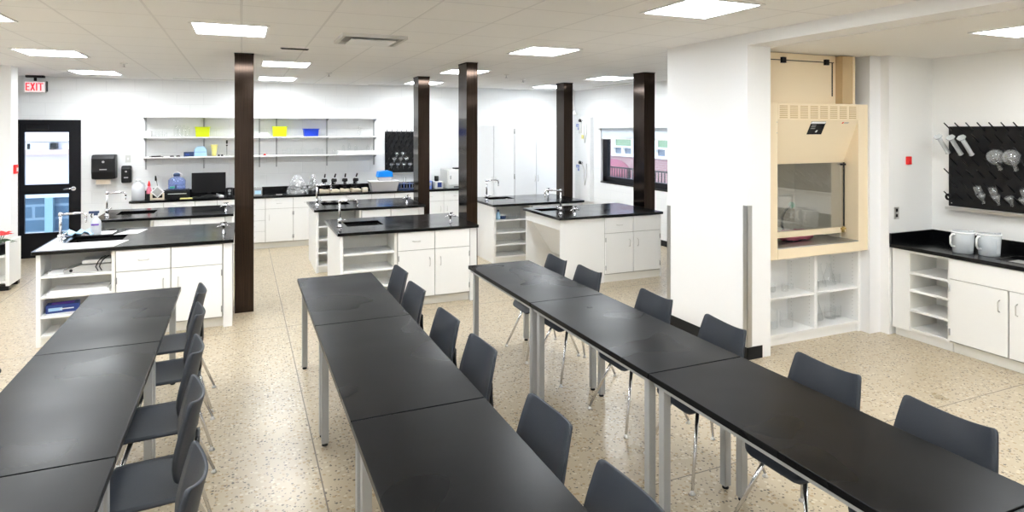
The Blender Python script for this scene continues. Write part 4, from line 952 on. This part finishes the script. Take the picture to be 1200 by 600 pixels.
for i, (x, z) in enumerate(((2.76, 1.50), (2.88, 1.50), (2.71, 1.40), (2.84, 1.40), (2.95, 1.40), (2.66, 1.29), (2.78, 1.29), (2.90, 1.29), (3.02, 1.29), (3.14, 1.29))):
    hung('conical_flask', 'flask', [(.016, 0), (.016, .03), (.04, .08), (.042, .1), (0, .102)], 'clear_dark', x, z, 'small flask on the back wall drying rack, ' + ('left of the two in the top row', 'right of the two in the top row', 'first in the middle row', 'second in the middle row', 'third in the middle row', 'first in the lowest row', 'second in the lowest row', 'third in the lowest row', 'fourth in the lowest row', 'fifth in the lowest row')[i], gx=WY - .05, wallaxis='Y', grp='flasks on the back wall rack')

# ------------------------------------------------------------------ fume hood
fh = root('fume_hood', 'beige fume hood built into the wall recess between the partition and the alcove', 'fume hood', (0, 4.32, 0))
HX0, HX1, WX0, WX1 = 4.386, 5.735, 4.535, 5.60
Y1 = .78
Bx(HX0, WX0, 0, Y1, .83, 2.28).build('left_post', M['hood'], fh, bevel=.003)
Bx(WX1, HX1, 0, Y1, .83, 2.28).build('right_post', M['hood'], fh, bevel=.003)
Bx(WX0, WX1, -.004, Y1, .83, .925).build('sill', M['hood'], fh, bevel=.004)
Bx(WX0, WX1, .0, Y1, 2.12, 2.28).build('vent_box', M['hood'], fh, bevel=.002)
MB().prism([(.0, 2.12), (.17, 1.70), (.19, 1.70), (.19, 2.12)], 'X', WX0 + .001, WX1 - .001).build('canopy', M['hood'], fh)
for k in range(8):
    xa = 4.56 + k * .13
    w = MB()
    for j in range(7): w.box(xa, xa + .095, -.004, .001, 2.138 + j * .018, 2.147 + j * .018)
    w.build('louvre', M['hood_dk'], fh)
MB().box(WX0, WX0 + .02, .19, Y1, .93, 1.70).box(WX1 - .02, WX1, .19, Y1, .93, 2.1).box(WX0, WX1, Y1 - .02, Y1, .93, 2.1).box(WX0, WX1, .19, Y1, 2.10, 2.12).build('liner', M['hood_in'], fh)
Bx(WX0, WX1, .0, Y1 - .02, .925, .935).build('work_surface', M['steel'], fh)
sash = Bx(WX0 + .06, WX1 - .005, .155, .161, 1.05, 1.70).build('sash_glass', M['sash'], fh)
Bx(WX0, WX1 - .002, .14, .175, .995, 1.05).build('sash_rail', M['hood'], sash); Bx(WX0 + .052, WX0 + .062, .15, .166, 1.05, 1.70).build('sash_stile', M['handle'], sash); Bx(WX1 - .012, WX1 - .004, .15, .166, 1.05, 1.70).build('sash_stile', M['black'], sash)
MB().cyl((WX1 - .05, .13, 1.0), (WX1 - .05, .13, 1.06), .014, seg=10).box(WX1 - .08, WX1 - .02, .12, .135, 1.03, 1.045).build('latch', mat('aged_brass', (.45, .33, .12), .4, 1.), fh)
MB().cyl((WX0 + .03, .15, 1.40), (WX0 + .07, .15, 1.40), .022, seg=10).build('sash_clamp', M['grey'], fh); MB().box(WX1 - .07, WX1 - .01, .13, .15, 1.672, 1.69).build('sash_stop', M['black'], fh)
def on_canopy(x0, x1, za, zb, d):
    def yy(z): return (2.12 - z) / .42 * .17
    return MB().add([(x0 - .006, yy(za) - d, za), (x1 - .006, yy(za) - d, za), (x1 + .006, yy(zb) - d, zb), (x0 + .006, yy(zb) - d, zb), (x0 - .006, yy(za), za), (x1 - .006, yy(za), za), (x1 + .006, yy(zb), zb), (x0 + .006, yy(zb), zb)], [(0, 1, 2, 3), (7, 6, 5, 4), (0, 4, 5, 1), (1, 5, 6, 2), (2, 6, 7, 3), (3, 7, 4, 0)])
pl = on_canopy(4.965, 5.155, 1.985, 2.108, .004).build('notice_plate', M['black'], fh)
on_canopy(4.97, 5.155, 2.088, 2.106, .006).build('notice_header', M['white'], pl); on_canopy(5.06, 5.08, 2.005, 2.025, .006).build('notice_mark', M['white'], pl)
for k in range(3): on_canopy(4.985, 5.04, 2.07 - k * .016, 2.076 - k * .016, .006).build('notice_line', M['grey'], pl)
on_canopy(5.385, 5.40, 2.09, 2.104, .004).build('maker_badge', M['red'], fh); on_canopy(5.41, 5.47, 2.092, 2.102, .004).build('maker_name', M['grey'], fh)
for z in (2.10, 2.0): MB().cyl((WX0 - .01, -.003, z), (WX0 - .01, .0, z), .004, seg=8).build('screw', M['grey'], fh)
# upper closure panel
up = MB().box(HX0, 4.455, .06, .14, 2.285, 2.762).build('upper_frame', M['hood'], fh)
Bx(4.455, 5.43, .12, .14, 2.285, 2.762).build('upper_panel', M['hood'], fh); Bx(5.43, 5.58, .04, .14, 2.285, 2.755).build('upper_side', M['oak'], fh); MB().box(5.57, 5.60, .035, .14, 2.285, 2.755).build('upper_side_trim', M['hood'], fh)
MB().box(4.46, 5.40, .112, .12, 2.690, 2.697).box(5.375, 5.382, .112, .12, 2.36, 2.69).build('panel_seam', M['black'], fh)
for x in (4.72, 5.29): MB().box(x - .025, x + .025, .095, .12, 2.665, 2.72).build('bracket', M['black'], fh)
# inside the hood
g = root('gas_hose', 'black curved hose with teal tip standing inside the fume hood', 'hose', (5.07, 4.72, .935)); MB().tube([(0, 0, 0), (-.03, 0, .06), (-.06, 0, .13), (-.055, 0, .21), (-.01, 0, .28), (.05, 0, .315)], .011).build('hose', M['black'], g); MB().lathe([(.0, -.035), (.03, -.02), (.034, .005), (.02, .03), (.0, .035)], c=(.075, 0, .325), seg=14).build('tip', M['green'], g); MB().cyl((0, 0, 0), (0, 0, .012), .03, seg=14).build('base', M['grey'], g)
rows = [[(-.17 + .34 * i / 8, -.09 + .16 * j / 5, .052 + .014 * math.sin(i * 1.7 + j * 2)) for i in range(9)] for j in range(6)]
single('folded_cloth', MB().grid(rows), M['pink'], (5.04, 4.60, .935), 'pink red folded cloth lying inside the fume hood', 'cloth', solid=.07)
q = root('reagent_bottle', 'purple and white bottle at the left edge inside the fume hood', 'bottle', (4.90, 4.80, .935)); MB().lathe([(.035, 0), (.037, .1), (.036, .2), (.018, .235)], seg=16).build('body', M['purple'], q); MB().lathe([(.02, .235), (.02, .265)], seg=12).build('cap', M['white'], q)
# open shelving under the hood
sh = root('open_bookcase', 'white open shelving holding glassware beneath the fume hood', 'shelving', (4.40, 4.40, 0))
W = 1.335; D = .34
Bx(0, .02, 0, D, 0, .83).build('end_panel', M['lam'], sh); Bx(W - .035, W, 0, D, 0, .83).build('end_panel', M['lam'], sh); Bx(.70, .735, .004, D, .10, .83).build('divider', M['lam'], sh)
Bx(.02, W - .035, D - .012, D, .1, .83).build('back_panel', M['lam'], sh); Bx(.02, W - .035, .02, .04, 0, .08).build('toe_kick', M['lam'], sh); Bx(.02, W - .035, 0, D - .012, .08, .105).build('shelf', M['lam'], sh)
for a, bq in ((.02, .70), (.735, W - .035)): Bx(a, bq, .01, D - .012, .43, .45).build('shelf', M['lam'], sh)
Bx(.02, W - .035, .0, D - .012, .80, .83).build('top_panel', M['lam'], sh)
dots = MB()
for x, s_ in ((.70, -1), (W - .035, -1), (.735, 1)):
    for k in range(18):
        for y in (.06, .28): dots.box(min(x, x + s_ * .0015), max(x, x + s_ * .0015), y, y + .006, .14 + k * .037, .146 + k * .037)
dots.build('peg_holes', M['lam_edge'], sh)
GH = 'glassware under the fume hood'
conical = [(.05, 0), (.055, .006), (.05, .03), (.02, .13), (.017, .16), (.021, .17)]
beak = [(.035, 0), (.038, .005), (.038, .09)]
k = 0
for (x, y, z, pf, nm, sc, lab) in (
    (5.36, 4.58, .45, conical, 'conical_flask', 1.35, 'large conical flask on the upper right shelf under the fume hood, left of two'), (5.53, 4.60, .45, conical, 'conical_flask', 1.25, 'large conical flask on the upper right shelf under the fume hood, right of two'),
    (5.22, 4.50, .45, beak, 'beaker', .9, 'short beaker at the left of the upper right shelf under the fume hood'), (5.66, 4.62, .45, beak, 'beaker', 1., 'short beaker at the right end of the upper right shelf under the fume hood'),
    (4.50, 4.6, .45, beak, 'beaker', .8, 'first short beaker on the upper left shelf under the fume hood'), (4.62, 4.55, .45, beak, 'beaker', .9, 'second short beaker on the upper left shelf under the fume hood'), (4.75, 4.6, .45, beak, 'beaker', .9, 'third short beaker on the upper left shelf under the fume hood'), (4.88, 4.56, .45, beak, 'beaker', .8, 'fourth short beaker on the upper left shelf under the fume hood'), (5.0, 4.6, .45, beak, 'beaker', .7, 'fifth short beaker on the upper left shelf under the fume hood'),
    (4.54, 4.56, .105, beak, 'beaker', 2.0, 'tall beaker at the left of the lower left shelf under the fume hood'), (4.72, 4.6, .105, beak, 'beaker', 2.0, 'tall beaker in the middle of the lower left shelf under the fume hood'), (4.9, 4.56, .105, beak, 'beaker', 1.6, 'medium beaker at the right of the lower left shelf under the fume hood'),
    (5.22, 4.56, .105, conical, 'conical_flask', 1.3, 'first conical flask on the lower right shelf under the fume hood'), (5.36, 4.62, .105, conical, 'conical_flask', 1.4, 'second conical flask on the lower right shelf under the fume hood'), (5.52, 4.58, .105, beak, 'beaker', 1.4, 'left beaker on the lower right shelf under the fume hood'), (5.63, 4.6, .105, beak, 'beaker', 1.3, 'right beaker on the lower right shelf under the fume hood')):
    single(nm, MB().lathe([(r_ * sc, h * sc) for r_, h in pf], seg=18, cap1=False), M['clear'], (x, y, z), lab, 'flask' if nm != 'beaker' else 'beaker', GH)

# ------------------------------------------------------------------ alcove worktop and cabinets (fronts face -X)
AX = 5.92
def rot(x, y): return (AX + y, 4.205 - x)
aw = root('worktop', 'black worktop with sink in the alcove under the drying rack', 'worktop', (AX - .03, 4.205, 0), -PI / 2)
hole = (.86, 1.42, .16, .50)
slab_with_hole(3.2, .655, .866, CT, 0, hole).build('slab', M['counter'], aw, bevel=.004); basin(aw, hole, .866)
tag(Bx(0, 3.2, .637, .655, CT, CT + .105).build('backsplash', M['counter'], None, loc=(AX - .03, 4.205, 0), rot=(0, 0, -PI / 2)), 'low black backsplash behind the alcove worktop', 'backsplash'); tag(Bx(0, .02, .0, .634, CT, CT + .105).build('side_splash', M['counter'], None, loc=(AX - .03, 4.205, 0), rot=(0, 0, -PI / 2)), 'short black splash at the left end of the alcove worktop', 'backsplash')
ob = root('open_cabinet', 'white open shelf unit at the left end of the alcove worktop', 'cabinet', (AX, 4.20, 0), -PI / 2)
Bx(.005, .175, 0, .6, .085, .864).build('filler_panel', M['lam'], ob); Bx(.5352, .551, .0, .6, .085, .864).build('side_panel', M['lam'], ob); Bx(.175, .535, .40, .42, .085, .864).build('back_panel', M['lam_in'], ob); Bx(.005, .55, .05, .07, 0, .085).build('toe_kick', M['lam'], ob); Bx(.175, .535, .0, .40, .84, .864).build('top_rail', M['lam'], ob)
Bx(.176, .18, .006, .40, .1, .84).build('side_liner', M['lam_in'], ob); Bx(.531, .535, .006, .40, .1, .84).build('side_liner', M['lam_in'], ob)
for z in (.66, .49, .30, .115): Bx(.18, .531, .004, .40, z - .022, z).build('shelf', M['lam'], ob)
def alcove_cab(x0, W, lab, cols): return base_cab(AX, 4.20 - x0, W, .60, lab, cols, -PI / 2)
alcove_cab(.555, .965, 'white sink cabinet with two doors in the alcove under the measuring jugs', [(0, .965, 'false', None), (0, .48, 'door', 'R'), (.485, .965, 'door', 'L')])
alcove_cab(1.525, .9, 'white cabinet in the alcove past the sink, right of the photo edge', [(0, .45, 'pair', 'R'), (.45, .9, 'pair', 'L')])
faucet(6.43, 3.06, CT, PI, 'chrome faucet behind the alcove sink', reach=.24)
def measuring_jug(x, y, rz, label):
    r = root('measuring_jug', label, 'jug', (x, y, CT), rz, 'translucent measuring jugs')
    prof = [(.072, 0), (.080, .006), (.088, .16), (.090, .19)]
    MB().lathe(prof, seg=28, cap1=False).build('body', M['beak'], r, solid=.002)
    MB().lathe([(.088, .186), (.094, .188), (.094, .194), (.088, .196)], seg=28, cap0=False, cap1=False).build('rim', M['white'], r)
    MB().add([(.085, -.03, .194), (.085, .03, .194), (.125, 0, .2), (.084, 0, .15)], [(0, 2, 3), (2, 1, 3)]).build('spout', M['beak'], r, solid=.002)
    MB().tube([(-.085, 0, .17), (-.115, 0, .172), (-.132, 0, .15), (-.132, 0, .09), (-.115, 0, .065), (-.082, 0, .06)], .009).build('handle', M['white'], r)
    Bx(-.02, .02, -.0895, -.0865, .03, .15).build('scale', M['beak'], r)
measuring_jug(6.09, 3.635, -.25, 'left of two translucent measuring jugs on the alcove worktop')
measuring_jug(6.17, 3.46, -.25, 'right of two translucent measuring jugs on the alcove worktop')
q = root('power_outlet', 'grey power outlet on the alcove end wall above the worktop', 'outlet', (6.0, 4.21, 1.20)); Bx(-.035, .035, -.006, 0, -.06, .06).build('plate', M['handle'], q, bevel=.002); MB().box(-.014, .014, -.008, -.006, .012, .042).box(-.014, .014, -.008, -.006, -.042, -.012).build('socket', M['black'], q)
q = root('wall_switch_box', 'small red box on the alcove end wall', 'switch', (6.17, 4.21, 1.72)); Bx(-.03, .03, -.025, 0, -.04, .04).build('case', M['red'], q, bevel=.004); Bx(-.015, .015, -.028, -.025, -.02, .0).build('button', M['red'], q)
q = root('power_outlet', 'white power outlet low on the window wall behind the partition', 'outlet', (XR, 8.1, .42)); Bx(-.006, 0, -.06, .06, -.06, .06).build('plate', M['ltgrey'], q, bevel=.002); MB().box(-.008, -.006, -.04, -.01, -.03, .03).box(-.008, -.006, .01, .04, -.03, .03).build('socket', M['grey'], q)

# ------------------------------------------------------------------ left edge: low cart with poinsettia, stool, call point
ct = root('low_cart', 'low white open cart at the left edge by the stub wall', 'cart', (-3.19, 9.96, 0))
Bx(.46, .50, -.2, .25, .06, .62).build('side_panel', M['lam'], ct); Bx(-.5, -.46, -.2, .25, .06, .62).build('side_panel', M['lam'], ct); Bx(-.46, .46, -.2, .25, .42, .445).build('shelf', M['lam'], ct); Bx(-.46, .46, -.2, .25, .10, .125).build('shelf', M['lam'], ct); Bx(-.46, .46, .23, .25, .125, .62).build('back_panel', M['lam_in'], ct)
for x in (-.44, .44):
    for y in (-.15, .2): Bx(x - .05, x + .05, y - .04, y + .04, 0, .06).build('foot', M['black'], ct, bevel=.004)
ps = root('potted_poinsettia', 'red poinsettia in a black pot on the low white cart at the left edge', 'plant', (-2.83, 9.86, .445))
MB().lathe([(.07, 0), (.095, .12), (.10, .125), (.10, .14), (.09, .135)], seg=18).build('pot', M['black'], ps)
def leaf(w, a, el, L, wd, base):
    d = Vector((math.cos(a) * math.cos(el), math.sin(a) * math.cos(el), math.sin(el))); sd = Vector((-math.sin(a), math.cos(a), 0)); n_ = d.cross(sd)
    b_ = Vector(base); w.add([b_, b_ + d * L * .45 + sd * wd - n_ * .01, b_ + d * L + Vector((0, 0, -.03)), b_ + d * L * .45 - sd * wd - n_ * .01, b_ + d * L * .5], [(0, 1, 4), (1, 2, 4), (2, 3, 4), (3, 0, 4)])
w = MB(); g_ = MB(); st = MB()
for k in range(5):
    a = k * 1.26; bx, by = .06 * math.cos(a), .06 * math.sin(a); st.cyl((0, 0, .12), (bx, by, .24), .005, seg=6)
    for j in range(7): leaf(w, j * .9 + k, .35, .11, .028, (bx, by, .25 + .02 * (j % 2)))
    for j in range(3): leaf(g_, a + j * 1.1, -.05, .17, .035, (bx * .5, by * .5, .19))
w.build('bracts', M['red'], ps, solid=.001); g_.build('leaves', M['leaf'], ps, solid=.001); st.build('stem', M['leaf'], ps)
q = root('alarm_call_point', 'small red alarm call point on the end of the stub wall', 'alarm', (-2.80, 10.36, 1.50)); Bx(0, .03, -.05, .05, -.06, .06).build('case', M['red'], q, bevel=.004); Bx(.03, .036, -.025, .025, -.03, .02).build('pull_bar', M['white'], q)
so = root('lab_stool', 'black wheeled stool whose caster shows at the left edge of the floor', 'stool', (-2.13, 6.44, 0))
for k in range(5):
    a = k * 2 * PI / 5; c_, s_ = math.cos(a), math.sin(a)
    lg = MB().tube([(0, 0, .10), (c_ * .26, s_ * .26, .075)], [.025, .016], seg=8).build('leg', M['black'], so); MB().cyl((c_ * .27 - s_ * .016, s_ * .27 + c_ * .016, .028), (c_ * .27 + s_ * .016, s_ * .27 - c_ * .016, .028), .028, seg=14).cyl((c_ * .27, s_ * .27, .03), (c_ * .27, s_ * .27, .08), .008).build('caster', M['black'], lg)
MB().cyl((0, 0, .08), (0, 0, .52), .022).build('gas_lift', M['black'], so); MB().lathe([(.15, .52), (.18, .54), (.18, .58), (.16, .60), (.0, .605)], seg=24).build('seat', M['black_soft'], so)

# ------------------------------------------------------------------ camera, daylight, view
cam = bpy.data.cameras.new('camera'); co = bpy.data.objects.new('camera', cam); COL.objects.link(co)
co.location = (0, 0, 2.03); co.rotation_euler = (PI / 2, 0, -.408)
cam.sensor_width = 36; cam.lens = 733 / 1200 * 36; cam.shift_y = -(300 - 152) / 1200; cam.clip_start = .02; cam.clip_end = 200
S.camera = co
sun = bpy.data.lights.new('sun', 'SUN'); sun.energy = 3.0; sun.angle = .02; sun.color = (1, .97, .92)
sob = bpy.data.objects.new('sun', sun); COL.objects.link(sob); sob.rotation_euler = (math.radians(42), 0, math.radians(-60))
wd = bpy.data.worlds.new('World'); S.world = wd; wd.use_nodes = True
wt = wd.node_tree; bg = wt.nodes['Background']
sky = wt.nodes.new('ShaderNodeTexSky'); sky.sky_type = 'HOSEK_WILKIE'; sky.turbidity = 4; sky.ground_albedo = .5; sky.sun_direction = (-.3, -.5, .8)
bg.inputs['Strength'].default_value = 11.
wt.links.new(sky.outputs[0], bg.inputs[0])
S.view_settings.view_transform = 'Standard'; S.view_settings.look = 'None'; S.view_settings.exposure = .48; S.view_settings.gamma = 1.; S.view_settings.use_curve_mapping = False
S.cycles.use_denoising = True
try: S.cycles.denoiser = 'OPENIMAGEDENOISE'
except Exception: pass
S.cycles.max_bounces = 10; S.cycles.diffuse_bounces = 5; S.cycles.glossy_bounces = 4; S.cycles.transparent_max_bounces = 24; S.cycles.transmission_bounces = 6
S.cycles.sample_clamp_indirect = 6; S.cycles.caustics_reflective = False; S.cycles.caustics_refractive = False
